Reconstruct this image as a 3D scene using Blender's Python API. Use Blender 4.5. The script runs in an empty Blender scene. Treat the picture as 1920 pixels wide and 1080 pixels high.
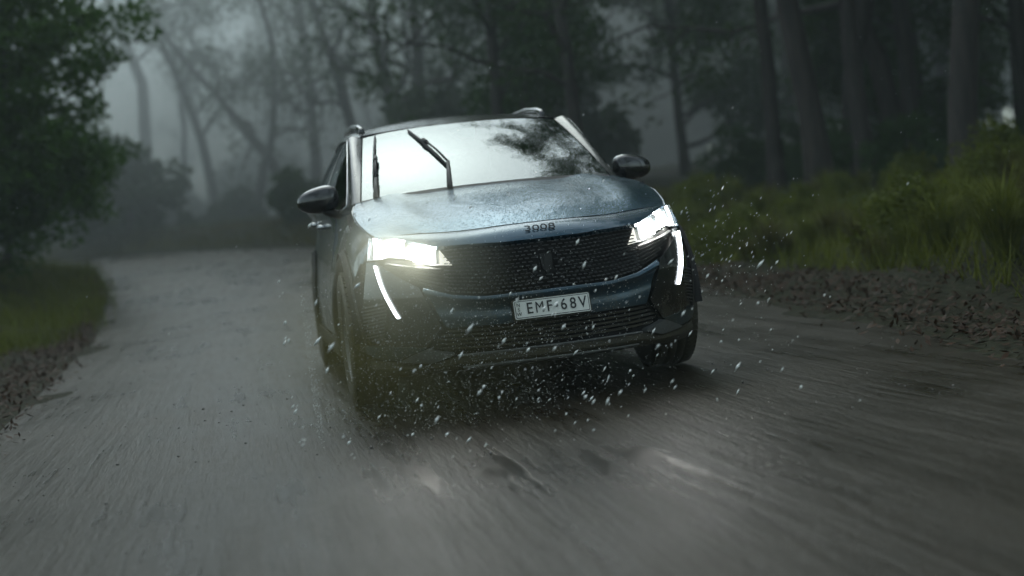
import bpy, bmesh, math, random
import numpy as np
from mathutils import Matrix, Vector

random.seed(7)
RNG = np.random.default_rng(7)
scene = bpy.context.scene
COL = scene.collection

# ------------------------------------------------------------------ camera, sky, sun, exposure
CAM_R = ((0.1863766, 0.9761140, -0.1116476),      # right
         (0.0255204, -0.1184103, -0.9926367),     # down
         (-0.9821469, 0.1821550, -0.0469798))     # forward
CAM_P = (7.52024, -1.39580, 0.87260)
cam_data = bpy.data.cameras.new('camera')
cam = bpy.data.objects.new('camera', cam_data)
COL.objects.link(cam)
r_, d_, f_ = (Vector(v).normalized() for v in CAM_R)
M = Matrix((r_, -d_, -f_)).transposed().to_4x4()
M.translation = Vector(CAM_P)
cam.matrix_world = M
cam_data.sensor_width = 36.0
cam_data.lens = 2700.64 / 1920 * 36.0
cam_data.clip_start = 0.1
cam_data.clip_end = 1000
cam_data.dof.use_dof = True
cam_data.dof.focus_distance = 6.95
cam_data.dof.aperture_fstop = 1.3
scene.camera = cam

world = bpy.data.worlds.new('World')
scene.world = world
world.use_nodes = True
wt = world.node_tree
bg = wt.nodes['Background']
sky = wt.nodes.new('ShaderNodeTexSky')
sky.sky_type = 'NISHITA'
sky.sun_disc = False
SUN_EL, SUN_ROT = math.radians(54), math.radians(270)
sky.sun_elevation = SUN_EL
sky.sun_rotation = SUN_ROT
sky.air_density = 1.0
sky.dust_density = 1.5
sky.ozone_density = 2.0
hs = wt.nodes.new('ShaderNodeHueSaturation')
hs.inputs['Saturation'].default_value = 0.38
wt.links.new(sky.outputs[0], hs.inputs['Color'])
tint = wt.nodes.new('ShaderNodeMix'); tint.data_type = 'RGBA'; tint.blend_type = 'MULTIPLY'
tint.inputs[0].default_value = 1.0
tint.inputs[7].default_value = (0.86, 1.0, 0.97, 1)
wt.links.new(hs.outputs[0], tint.inputs[6])
wt.links.new(tint.outputs[2], bg.inputs['Color'])
bg.inputs['Strength'].default_value = 0.13

sun_data = bpy.data.lights.new('sun', 'SUN')
sun_data.energy = 0.5
sun_data.angle = math.radians(100)
sun_data.color = (1.0, 0.99, 0.97)
sun = bpy.data.objects.new('sun', sun_data)
COL.objects.link(sun)
sd = Vector((math.sin(SUN_ROT) * math.cos(SUN_EL), math.cos(SUN_ROT) * math.cos(SUN_EL), math.sin(SUN_EL)))
sun.rotation_euler = sd.to_track_quat('Z', 'Y').to_euler()

scene.view_settings.view_transform = 'Standard'
scene.view_settings.look = 'None'
scene.view_settings.gamma = 1
scene.view_settings.use_curve_mapping = False
scene.view_settings.exposure = 0.82
scene.render.engine = 'CYCLES'
scene.cycles.use_denoising = True
scene.cycles.max_bounces = 6
scene.cycles.diffuse_bounces = 2
scene.cycles.glossy_bounces = 3
scene.cycles.transmission_bounces = 4
scene.cycles.transparent_max_bounces = 8
scene.cycles.volume_bounces = 0
scene.cycles.sample_clamp_indirect = 6

# ------------------------------------------------------------------ helpers
def tag(o, label=None, cat=None, group=None, kind=None):
    if label: o['label'] = label
    if cat: o['category'] = cat
    if group: o['group'] = group
    if kind: o['kind'] = kind
    return o

def empty(name, loc=(0, 0, 0)):
    o = bpy.data.objects.new(name, None)
    o.empty_display_size = 0.2
    COL.objects.link(o)
    o.location = loc
    return o

def link(name, me, parent=None):
    o = bpy.data.objects.new(name, me)
    COL.objects.link(o)
    if parent is not None:
        o.parent = parent
    return o

def mesh(name, verts, faces, mat, parent=None, smooth=True):
    me = bpy.data.meshes.new(name)
    me.from_pydata([tuple(map(float, v)) for v in verts], [], faces)
    if smooth:
        me.polygons.foreach_set('use_smooth', [True] * len(me.polygons))
    if mat: me.materials.append(mat)
    me.update()
    return link(name, me, parent)

def quads_mesh(name, P, mat):
    """P: (N,4,3) numpy quads -> mesh data"""
    n = len(P)
    me = bpy.data.meshes.new(name)
    me.vertices.add(4 * n)
    me.vertices.foreach_set('co', P.astype(np.float32).ravel())
    me.loops.add(4 * n)
    me.loops.foreach_set('vertex_index', np.arange(4 * n, dtype=np.int32))
    me.polygons.add(n)
    me.polygons.foreach_set('loop_start', np.arange(0, 4 * n, 4, dtype=np.int32))
    me.polygons.foreach_set('loop_total', np.full(n, 4, dtype=np.int32))
    me.update(calc_edges=True)
    me.materials.append(mat)
    return me

class N:
    """small node helper"""
    def __init__(s, name):
        s.m = bpy.data.materials.new(name)
        s.m.use_nodes = True
        s.t = s.m.node_tree
        s.b = s.t.nodes['Principled BSDF']
        s.out = s.t.nodes['Material Output']
    def n(s, typ, **kw):
        nd = s.t.nodes.new(typ)
        for k, v in kw.items():
            if k.startswith('i_'):
                key = k[2:].replace('_', ' ')
                nd.inputs[key].default_value = v
            else:
                setattr(nd, k, v)
        return nd
    def l(s, a, b): s.t.links.new(a, b)
    def coord(s, which='Object', scale=(1, 1, 1)):
        tc = s.n('ShaderNodeTexCoord')
        mp = s.n('ShaderNodeMapping')
        mp.inputs['Scale'].default_value = scale
        s.l(tc.outputs[which], mp.inputs['Vector'])
        return mp.outputs[0]
    def noise(s, scale, vec=None, detail=4, rough=0.55):
        nd = s.n('ShaderNodeTexNoise')
        nd.inputs['Scale'].default_value = scale
        nd.inputs['Detail'].default_value = detail
        nd.inputs['Roughness'].default_value = rough
        if vec is not None: s.l(vec, nd.inputs['Vector'])
        return nd.outputs['Fac']
    def ramp(s, fac, stops):
        r = s.n('ShaderNodeValToRGB')
        while len(r.color_ramp.elements) < len(stops): r.color_ramp.elements.new(0.5)
        for e, (p, c) in zip(r.color_ramp.elements, stops):
            e.position = p
            e.color = (*c, 1) if not np.isscalar(c) else (c, c, c, 1)
        s.l(fac, r.inputs['Fac'])
        return r.outputs['Color']
    def math(s, op, a, b=None, clamp=False):
        m = s.n('ShaderNodeMath', operation=op)
        m.use_clamp = clamp
        for i, v in enumerate((a, b)):
            if v is None: continue
            if isinstance(v, (int, float)): m.inputs[i].default_value = v
            else: s.l(v, m.inputs[i])
        return m.outputs[0]
    def mixc(s, fac, a, b):
        m = s.n('ShaderNodeMix', data_type='RGBA')
        for key, v in ((0, fac), (6, a), (7, b)):
            if isinstance(v, (int, float)): m.inputs[key].default_value = v
            elif isinstance(v, tuple): m.inputs[key].default_value = (*v, 1)
            else: s.l(v, m.inputs[key])
        return m.outputs[2]
    def bump(s, h, strength, dist):
        b = s.n('ShaderNodeBump')
        b.inputs['Strength'].default_value = strength
        b.inputs['Distance'].default_value = dist
        s.l(h, b.inputs['Height'])
        s.l(b.outputs[0], s.b.inputs['Normal'])
        return b
    def set(s, **kw):
        for k, v in kw.items():
            key = {'base': 'Base Color', 'rough': 'Roughness', 'metal': 'Metallic', 'coat': 'Coat Weight', 'coatr': 'Coat Roughness',
                   'ior': 'IOR', 'spec': 'Specular IOR Level', 'trans': 'Transmission Weight', 'emit': 'Emission Color', 'es': 'Emission Strength',
                   'sss': 'Subsurface Weight'}[k]
            if isinstance(v, tuple) and len(v) == 3: v = (*v, 1)
            if isinstance(v, (int, float, tuple)): s.b.inputs[key].default_value = v
            else: s.l(v, s.b.inputs[key])
        return s

def simple(name, base, rough=0.5, metal=0.0, var=0.15, scale=30, **kw):
    k = N(name)
    nz = k.noise(scale, k.coord())
    dark = tuple(c * (1 - var) for c in base)
    lite = tuple(c * (1 + var) for c in base)
    k.set(base=k.ramp(nz, [(0.3, dark), (0.7, lite)]), rough=rough, metal=metal, **kw)
    return k.m

def car_mat(name, base, rough, metal, coat, dirt_top=0.55, dirt_amt=0.8, beads=0.0, streak=0.0):
    """wet bodywork: beads of water in the bump, road dirt climbing from below"""
    k = N(name)
    oc = k.coord()
    sep = k.n('ShaderNodeSeparateXYZ'); k.l(oc, sep.inputs[0])
    nz = k.noise(9, oc, 6, 0.65)
    fine = k.noise(120, oc, 3, 0.6)
    h = k.math('ADD', k.math('MULTIPLY', k.math('SUBTRACT', dirt_top, sep.outputs['Z']), 2.6), k.math('MULTIPLY', k.math('SUBTRACT', nz, 0.5), 1.5))
    spl = k.math('MULTIPLY', k.math('GREATER_THAN', fine, 0.60), 0.35)
    d = k.math('MULTIPLY', k.math('ADD', k.math('MULTIPLY', h, 0.9, True), k.math('MULTIPLY', spl, k.math('MULTIPLY', h, 1.6, True)), True), dirt_amt)
    col = k.mixc(d, base, k.ramp(fine, [(0.3, (0.042, 0.036, 0.016)), (0.7, (0.090, 0.076, 0.038))]))
    k.set(base=col, rough=k.math('ADD', rough, k.math('MULTIPLY', d, 0.35)), metal=k.math('MULTIPLY', k.math('SUBTRACT', 1.0, d), metal),
          coat=k.math('MULTIPLY', k.math('SUBTRACT', 1.0, d), coat), coatr=0.04)
    k.b.inputs['Coat IOR'].default_value = 1.5 + (0.2 if beads > 0.1 else 0)
    if beads > 0:
        v = k.n('ShaderNodeTexVoronoi', feature='F1')
        v.inputs['Scale'].default_value = 85
        v.inputs['Randomness'].default_value = 1.0
        k.l(oc, v.inputs['Vector'])
        bead = k.math('SUBTRACT', 0.42, v.outputs['Distance'], True)
        hgt = k.math('MULTIPLY', bead, beads)
        if streak > 0:
            wv = k.noise(5.0, k.coord('Object', (0.8, 1.0, 1.0)), 7, 0.62)
            hgt = k.math('ADD', hgt, k.math('MULTIPLY', wv, streak))
        b = k.bump(hgt, 0.65, 0.03)
        k.l(b.outputs[0], k.b.inputs['Coat Normal'])
    return k.m

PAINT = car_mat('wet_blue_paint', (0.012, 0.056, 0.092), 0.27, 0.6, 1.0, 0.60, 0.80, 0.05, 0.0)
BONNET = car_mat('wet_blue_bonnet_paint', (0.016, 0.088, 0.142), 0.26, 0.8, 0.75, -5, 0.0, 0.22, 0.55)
BLACKG = car_mat('gloss_black', (0.010, 0.011, 0.012), 0.18, 0.0, 1.0, 0.50, 0.75, 0.05)
ROOFM = car_mat('wet_black_roof', (0.010, 0.011, 0.012), 0.2, 0.0, 0.7, -5, 0.0, 0.06, 0.1)
CLAD = car_mat('black_cladding', (0.014, 0.014, 0.013), 0.55, 0.0, 0.0, 0.55, 0.75, 0.03)
SATIN = car_mat('satin_silver', (0.22, 0.23, 0.23), 0.32, 0.8, 0.0, 0.45, 0.7, 0.04)
DASHM = car_mat('grille_dash_chrome', (0.13, 0.135, 0.135), 0.40, 0.7, 0.0, 0.50, 0.3, 0.0)
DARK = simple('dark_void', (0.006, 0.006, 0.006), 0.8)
RUBBER = car_mat('wet_rubber', (0.012, 0.012, 0.012), 0.45, 0.0, 0.25, 0.75, 0.55, 0.03)
TRIM = simple('chrome_trim', (0.45, 0.46, 0.46), 0.2, 0.9)
SEATM = simple('seat_cloth', (0.03, 0.03, 0.032), 0.85)
PLATE_W = car_mat('plate_white', (0.80, 0.80, 0.74), 0.45, 0.0, 0.0, 0.46, 0.15, 0.0)
PLATE_K = simple('plate_black', (0.012, 0.012, 0.012), 0.4)

def emit_mat(name, col, s):
    k = N(name)
    k.set(base=(0.8, 0.8, 0.8), emit=col, es=s, rough=0.2)
    return k.m
LED = emit_mat('led_white', (1.0, 0.98, 0.93), 80.0)
LED_SOFT = emit_mat('lamp_reflector_lit', (1.0, 0.97, 0.84), 0.5)
DRL = emit_mat('running_light', (0.86, 0.93, 1.0), 3.4)

def glass_mat(name, refl, tint, rough=0.02):
    k = N(name)
    k.t.nodes.remove(k.b)
    gl = k.n('ShaderNodeBsdfGlossy'); gl.inputs['Roughness'].default_value = rough
    gl.inputs['Color'].default_value = (0.94, 0.99, 1.0, 1)
    tr = k.n('ShaderNodeBsdfTransparent'); tr.inputs['Color'].default_value = (*tint, 1)
    mx = k.n('ShaderNodeMixShader')
    fr = k.n('ShaderNodeLayerWeight'); fr.inputs['Blend'].default_value = 0.5
    fac = k.math('ADD', refl, k.math('MULTIPLY', fr.outputs['Fresnel'], 0.3), True)
    k.l(fac, mx.inputs[0]); k.l(tr.outputs[0], mx.inputs[1]); k.l(gl.outputs[0], mx.inputs[2])
    oc = k.coord()
    v = k.n('ShaderNodeTexVoronoi'); v.inputs['Scale'].default_value = 70
    k.l(oc, v.inputs['Vector'])
    nz = k.noise(6, oc, 5)
    hgt = k.math('ADD', k.math('MULTIPLY', k.math('SUBTRACT', 0.3, v.outputs['Distance'], True), 0.10), k.math('MULTIPLY', nz, 0.20))
    b = k.n('ShaderNodeBump'); b.inputs['Strength'].default_value = 0.3; b.inputs['Distance'].default_value = 0.02
    k.l(hgt, b.inputs['Height']); k.l(b.outputs[0], gl.inputs['Normal'])
    k.l(mx.outputs[0], k.out.inputs['Surface'])
    return k.m
WSGLASS = glass_mat('windscreen_glass', 0.22, (0.35, 0.48, 0.44))
SIDEGLASS = glass_mat('side_glass', 0.12, (0.10, 0.16, 0.13))
LAMPGLASS = glass_mat('lamp_glass', 0.02, (0.97, 0.98, 0.98))

# ------------------------------------------------------------------ terrain functions
XL = [-140, -80, -60, -48, -40, -34, -28, -20, -10, 0, 5, 12, 40, 140]
YL = [-160, -70, -43, -25, -13, -7.0, -4.6, -3.7, -3.05, -2.68, -2.5, -2.4, -3.5, -20]
XR = [-140, -80, -60, -48, -42, -37, -32, -26, -20, -14, -5.7, -0.7, 2, 5, 12, 40, 140]
YR = [-140, -55, -32, -18, -10.5, -4.6, -0.6, 2.0, 3.1, 3.4, 2.9, 2.2, 1.8, 1.45, 1.3, 1.0, -10]
def yl(x): return np.interp(x, XL, YL)
def yr(x): return np.interp(x, XR, YR)
def sst(a, b, v):
    t = np.clip((v - a) / (b - a), 0, 1)
    return t * t * (3 - 2 * t)
def wob(x, y):
    return (np.sin(x * 0.9 + 1.3 * np.sin(y * 0.7)) * np.cos(y * 1.1 + np.sin(x * 0.5)) + 0.5 * np.sin(2.3 * x + 1.7 * y)) * 0.06
def road_h(x, y):
    s = sst(-9, -38, x)
    hx = 0.92 * s
    return hx + 0.035 * np.clip(-y, -8, 8) * s
def ground_h(x, y):
    x = np.asarray(x, float); y = np.asarray(y, float)
    L = yl(x) - y
    R_ = y - yr(x)
    base = road_h(x, np.clip(y, yl(x), yr(x)))
    bl = 0.95 * sst(0.5, 4.5, L) + 0.8 * sst(5, 30, L)
    br = 0.08 * sst(0.0, 0.7, R_) + 0.42 * sst(0.7, 3.2, R_) + 0.5 * sst(8, 30, R_)
    inside = np.minimum(-L, -R_)
    return base + bl + br + wob(x, y) * np.clip(np.maximum(L, R_), 0, 1.5) - 0.04 * sst(0.1, 0.4, inside)
def gz(x, y): return float(ground_h(x, y))

# ------------------------------------------------------------------ ground, road, litter
def ground_material():
    k = N('forest_floor')
    oc = k.coord()
    a = k.noise(1.2, oc, 6, 0.65); b = k.noise(14, oc, 5, 0.6)
    c = k.mixc(a, k.ramp(b, [(0.3, (0.012, 0.009, 0.006)), (0.7, (0.036, 0.024, 0.015))]), k.ramp(b, [(0.3, (0.010, 0.016, 0.005)), (0.7, (0.030, 0.042, 0.013))]))
    k.set(base=c, rough=0.8, spec=0.15)
    k.bump(b, 0.8, 0.05)
    return k.m
GROUND = ground_material()

def road_material():
    k = N('wet_dirt_road')
    oc = k.coord()
    big = k.noise(0.55, oc, 5, 0.6)
    tracks = k.noise(2.6, k.coord('Object', (0.10, 1.7, 1.0)), 6, 0.65)
    fine_tracks = k.noise(6.0, k.coord('Object', (0.16, 2.6, 1.0)), 6, 0.7)
    grit = k.noise(42, oc, 5, 0.7)
    gst = k.noise(9, k.coord('Object', (0.28, 2.6, 1.0)), 7, 0.72)
    wet = k.math('ADD', k.math('MULTIPLY', big, 0.5), k.math('ADD', k.math('MULTIPLY', tracks, 0.4), k.math('MULTIPLY', fine_tracks, 0.3)))
    col = k.mixc(k.ramp(wet, [(0.45, 0.0), (0.72, 1.0)]), (0.040, 0.032, 0.019), (0.016, 0.012, 0.006))
    col = k.mixc(k.ramp(gst, [(0.35, 0.0), (0.7, 1.0)]), col, k.mixc(0.55, col, (0.016, 0.013, 0.008)))
    col = k.mixc(k.math('MULTIPLY', k.math('GREATER_THAN', grit, 0.62), 0.5), col, (0.115, 0.105, 0.085))
    rough = k.ramp(wet, [(0.48, 0.46), (0.58, 0.34), (0.68, 0.26), (0.78, 0.22)])
    k.set(base=col, rough=rough, spec=0.27)
    dry = k.ramp(wet, [(0.52, 1.0), (0.70, 0.25)])
    k.bump(k.math('MULTIPLY', dry, k.math('ADD', k.math('MULTIPLY', gst, 0.7), k.math('MULTIPLY', grit, 0.6))), 0.65, 0.018)
    return k.m
ROAD = road_material()

def grid_faces(nu, nv):
    return [(i * nv + j, (i + 1) * nv + j, (i + 1) * nv + j + 1, i * nv + j + 1) for i in range(nu - 1) for j in range(nv - 1)]

xs = np.concatenate([np.linspace(-140, -90, 18), np.linspace(-87, -22, 60), np.linspace(-21.5, 14, 110), np.linspace(15, 40, 16), np.linspace(46, 140, 12)])
ys = np.concatenate([np.linspace(-140, -30, 18), np.linspace(-28, -9, 30), np.linspace(-8.6, 9, 90), np.linspace(9.6, 28, 30), np.linspace(30, 140, 18)])
GX, GY = np.meshgrid(xs, ys, indexing='ij')
GZ = ground_h(GX, GY)
ground = mesh('ground', np.stack([GX, GY, GZ], -1).reshape(-1, 3), grid_faces(len(xs), len(ys)), GROUND)
tag(ground, 'dark forest floor rising in low banks beside the road', kind='structure')

rx = np.concatenate([np.linspace(-75, -20, 110), np.linspace(-19.5, 30, 200)])
NV = 28
vv = []
for x in rx:
    a, b = float(yl(x)) - 0.12, float(yr(x)) + 0.12
    for j in range(NV):
        y = a + (b - a) * j / (NV - 1)
        z = float(road_h(x, y))
        yc = y - 0.0
        z += 0.004 - 0.012 * math.exp(-((abs(yc) - 0.8) / 0.28) ** 2) + 0.006 * math.sin(1.7 * x + 2.0 * y) * math.sin(0.6 * x)
        vv.append((x, y, z))
road = mesh('road', vv, grid_faces(len(rx), NV), ROAD)
tag(road, 'wet grey unsealed road running through the forest', kind='structure')

# ------------------------------------------------------------------ the car
car = empty('suv_car')
tag(car, 'dark blue wet SUV with headlights on driving along the muddy road', 'car')

SN = 2.5
ZT = [.10, .18, .25, .32, .42, .50, .56, .62, .70, .77, .82, .88, .95]
FT = [.80, .86, .905, .915, .932, .947, .955, .945, .935, .915, .875, .82, .70]
WT = [.84, .86, .885, .90, .908, .908, .904, .896, .882, .87, .86, .845, .83]
def FZ(z): return float(np.interp(z, ZT, FT))
def WZ(z): return float(np.interp(z, ZT, WT))
def shell0(th, z):
    a = math.radians(abs(th))
    y = WZ(z) * math.sin(a) ** (2 / SN)
    x = FZ(z) * max(math.cos(a), 0) ** (2 / SN)
    return np.array([x, math.copysign(y, th) if th != 0 else 0.0, z])
def shell(th, z, off=0.0):
    p = shell0(th, z)
    if off:
        x, y = p[0], p[1]
        n_ = np.array([SN * max(x, 1e-4) ** (SN - 1) / FZ(z) ** SN, math.copysign(SN * max(abs(y), 1e-4) ** (SN - 1) / WZ(z) ** SN, y), 0.0])
        n_ /= np.linalg.norm(n_)
        p = p + n_ * off
    return p

def resample(poly, n):
    P = np.array(poly, float)
    seg = np.linalg.norm(np.diff(P * np.array([0.014, 1.0] if P.shape[1] == 2 else [1, 1, 1]), axis=0), axis=1)
    s = np.concatenate([[0], np.cumsum(seg)]); s /= s[-1]
    u = np.linspace(0, 1, n)
    return np.stack([np.interp(u, s, P[:, i]) for i in range(P.shape[1])], 1)

CAR_C = np.array([-1.2, 0, 0.7])
def panel(name, G, mat, parent=car, flange=0.018, centre=CAR_C, flip=None):
    """grid of points -> panel with its edges folded inwards"""
    G = np.asarray(G, float)
    nu, nv = G.shape[:2]
    du = np.gradient(G, axis=0); dv = np.gradient(G, axis=1)
    nrm = np.cross(du, dv)
    nrm /= np.maximum(np.linalg.norm(nrm, axis=2, keepdims=True), 1e-9)
    out = (nrm * (G - centre)).sum(2).mean() > 0
    if not out: nrm = -nrm
    V = [tuple(p) for p in G.reshape(-1, 3)]
    Fc = grid_faces(nu, nv)
    if not out: Fc = [f[::-1] for f in Fc]
    if flange:
        loop = [(i, 0) for i in range(nu)] + [(nu - 1, j) for j in range(1, nv)] + [(i, nv - 1) for i in range(nu - 2, -1, -1)] + [(0, j) for j in range(nv - 2, 0, -1)]
        b0 = len(V)
        for (i, j) in loop:
            V.append(tuple(G[i, j]))
        b1 = len(V)
        for (i, j) in loop:
            V.append(tuple(G[i, j] - nrm[i, j] * flange))
        m = len(loop)
        for q in range(m):
            w = (q + 1) % m
            f = (b0 + q, b0 + w, b1 + w, b1 + q)
            Fc.append(f[::-1] if out else f)
    return mesh(name, V, Fc, mat, parent)

def loft_shell(name, bot, top, mat, nu=24, nv=6, off=0.0, side=1, parent=car, flange=0.018, bulge=0.0):
    B = resample(bot, nu); T = resample(top, nu)
    G = np.zeros((nu, nv, 3))
    for i in range(nu):
        for j in range(nv):
            w = j / (nv - 1)
            th, z = B[i] * (1 - w) + T[i] * w
            o = off + bulge * (4 * w * (1 - w))
            p = shell(th, z, o)
            p[1] *= side
            G[i, j] = p
    return panel(name, G, mat, parent, flange)

def mirror_pts(poly): return [(-t, z) for t, z in poly]

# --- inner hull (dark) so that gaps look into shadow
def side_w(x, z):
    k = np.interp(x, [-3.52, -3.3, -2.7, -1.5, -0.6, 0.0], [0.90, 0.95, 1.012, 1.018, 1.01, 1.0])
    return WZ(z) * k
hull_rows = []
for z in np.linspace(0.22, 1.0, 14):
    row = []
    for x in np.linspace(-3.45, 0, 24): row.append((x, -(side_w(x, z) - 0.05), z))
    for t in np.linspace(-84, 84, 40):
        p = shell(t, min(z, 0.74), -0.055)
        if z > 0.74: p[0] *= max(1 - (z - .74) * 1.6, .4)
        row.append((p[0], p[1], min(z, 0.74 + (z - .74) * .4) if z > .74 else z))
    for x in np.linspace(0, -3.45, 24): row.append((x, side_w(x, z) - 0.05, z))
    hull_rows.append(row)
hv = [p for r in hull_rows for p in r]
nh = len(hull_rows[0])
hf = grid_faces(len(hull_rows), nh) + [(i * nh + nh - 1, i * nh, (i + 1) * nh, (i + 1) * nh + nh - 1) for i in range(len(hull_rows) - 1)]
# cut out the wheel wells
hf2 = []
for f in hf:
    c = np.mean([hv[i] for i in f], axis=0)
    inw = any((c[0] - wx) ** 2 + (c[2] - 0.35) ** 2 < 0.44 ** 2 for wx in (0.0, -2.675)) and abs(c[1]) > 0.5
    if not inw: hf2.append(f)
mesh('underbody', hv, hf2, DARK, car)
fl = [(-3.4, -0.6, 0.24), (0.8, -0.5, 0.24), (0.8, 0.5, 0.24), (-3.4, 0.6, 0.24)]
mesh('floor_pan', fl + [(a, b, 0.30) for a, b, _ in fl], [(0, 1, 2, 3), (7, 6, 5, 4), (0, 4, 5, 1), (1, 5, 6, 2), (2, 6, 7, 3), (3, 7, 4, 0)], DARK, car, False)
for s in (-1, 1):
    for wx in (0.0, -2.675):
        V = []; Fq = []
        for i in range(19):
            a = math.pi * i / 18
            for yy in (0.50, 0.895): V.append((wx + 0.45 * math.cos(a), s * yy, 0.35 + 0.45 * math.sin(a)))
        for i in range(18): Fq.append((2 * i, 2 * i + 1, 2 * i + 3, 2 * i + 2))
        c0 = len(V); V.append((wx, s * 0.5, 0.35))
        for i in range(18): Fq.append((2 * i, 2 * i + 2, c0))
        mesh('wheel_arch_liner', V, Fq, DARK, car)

# --- bonnet and nose
def bst(xc, zc, ye, xe, ze, rg_=0.016):
    def f(u):
        a = abs(u)
        return np.array([xc + (xe - xc) * a ** 2.2, u * ye, zc + (ze - zc) * a ** 3 + rg_ * math.exp(-((a - 0.74) / 0.12) ** 2) - 0.006 * math.exp(-((a - 0.5) / 0.22) ** 2)])
    return f
ST = [bst(-.30, 1.082, .735, -.43, 1.058), bst(.05, 1.045, .778, -.14, 1.012), bst(.35, .992, .788, .14, .952), bst(.62, .922, .765, .35, .896), bst(.795, .853, .735, .475, .861, .003)]
def crom(P, t):
    n_ = len(P) - 1
    i = min(int(t * n_), n_ - 1); w = t * n_ - i
    p0 = P[i - 1] if i > 0 else 2 * P[0] - P[1]
    p3 = P[i + 2] if i + 2 <= n_ else 2 * P[n_] - P[n_ - 1]
    p1, p2 = P[i], P[i + 1]
    return 0.5 * (2 * p1 + (p2 - p0) * w + (2 * p0 - 5 * p1 + 4 * p2 - p3) * w * w + (3 * p1 - p0 - 3 * p2 + p3) * w ** 3)
NU = 61
G = np.zeros((NU, 30, 3))
for i, u in enumerate(np.linspace(-1, 1, NU)):
    P = [s_(u) for s_ in ST]
    for j in range(30): G[i, j] = crom(P, 0.995 * j / 29)
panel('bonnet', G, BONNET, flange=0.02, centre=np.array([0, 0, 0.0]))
NL = [(0, .914, .774), (.187, .905, .775), (.274, .893, .780), (.40, .86, .785), (.50, .806, .788), (.61, .70, .830), (.68, .60, .852), (.733, .49, .8595)]
def nose_low(u):
    y = abs(u) * .733
    return np.array([np.interp(y, [p[0] for p in NL], [p[1] for p in NL]), u * .733, np.interp(y, [p[0] for p in NL], [p[2] for p in NL])])
G = np.zeros((NU, 8, 3))
for i, u in enumerate(np.linspace(-0.99, 0.99, NU)):
    a = ST[4](u); b = nose_low(u)
    a = a + (ST[4](u) - ST[3](u)) / np.linalg.norm(ST[4](u) - ST[3](u)) * 0.007
    for j in range(8):
        w = j / 7
        p = a * (1 - w) + b * w
        bulge = 0.10 * np.linalg.norm(a - b) * 4 * w * (1 - w)
        G[i, j] = p + np.array([0.55, 0, 0.85]) * bulge
panel('nose_panel', G, PAINT, flange=0.03, centre=np.array([0, 0, 0.0]))

# --- grille
TOPG = [(0, .765), (8.4, .766), (13.7, .772), (22, .776), (28, .774)]
CHIN = [(0, .540), (8, .538), (15, .540), (25, .562), (35, .606), (45, .640), (52, .668)]
def chin_z(t): return float(np.interp(abs(t), [c[0] for c in CHIN], [c[1] for c in CHIN]))
def gtop_z(t):
    t = abs(t)
    if t < 28: return float(np.interp(t, [c[0] for c in TOPG], [c[1] for c in TOPG]))
    return float(np.interp(t, [28, 28.6, 32, 39, 52, 56], [.774, .690, .696, .726, .745, .745]))
ts = np.linspace(-54, 54, 90)
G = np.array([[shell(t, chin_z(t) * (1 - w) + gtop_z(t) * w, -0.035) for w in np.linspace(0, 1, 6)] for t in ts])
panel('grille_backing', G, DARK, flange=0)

def bar_on_shell(V, Fq, t0, t1, z0, z1, h, d, off):
    """small bar between two shell points, h tall and d deep"""
    n_ = max(2, int(abs(t1 - t0) / 3) + 1)
    b = len(V)
    for q in range(n_ + 1):
        w = q / n_
        t = t0 + (t1 - t0) * w; z = z0 + (z1 - z0) * w
        for (zz, oo) in ((-h / 2, off), (h / 2, off - d * 0.45), (h / 2, off - d), (-h / 2, off - d)):
            p = shell(t, z + zz, oo); V.append(tuple(p))
    for q in range(n_):
        for e in range(4):
            a0 = b + q * 4 + e; a1 = b + q * 4 + (e + 1) % 4
            Fq.append((a0, a1, a1 + 4, a0 + 4))
    Fq.append((b, b + 1, b + 2, b + 3)); e_ = b + n_ * 4
    Fq.append((e_ + 3, e_ + 2, e_ + 1, e_))
ROWS = 13
V = []; Fq = []
for k in range(ROWS):
    w = (k + 0.6) / (ROWS + 0.2)
    t = -27.2 + (0.9 if k % 2 else 0)
    while t < 27.2:
        L = 0.75 + 0.45 * (abs(t) / 27) ** 1.5
        t1 = min(t + L, 27.4)
        if not (abs((t + t1) / 2) < 1.2 and 0.30 < w < 0.74):
            z0 = chin_z(t) * (1 - w) + gtop_z(t) * w; z1 = chin_z(t1) * (1 - w) + gtop_z(t1) * w
            if z1 < gtop_z(t1) - 0.006:
                bar_on_shell(V, Fq, t, t1, z0, z1, 0.0048, 0.018, -0.008)
        t = t1 + 0.62
gm = mesh('grille_mesh', V, Fq, DASHM, car, False)
gm['kind'] = 'stuff'
for s in (-1, 1):
    for k in range(6):
        t0 = 28.2; tend = 37 + 3.2 * k
        z_in = chin_z(28) + .018 + (.682 - chin_z(28) - .018) * k / 5.0
        z_out = chin_z(tend) + .014 + (gtop_z(tend) - .012 - chin_z(tend) - .014) * k / 5.0
        V = []; Fq = []
        bar_on_shell(V, Fq, s * t0, s * tend, z_in, z_out, 0.005, 0.018, -0.012)
        mesh('grille_slat', V, Fq, CLAD, car, False)
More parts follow.
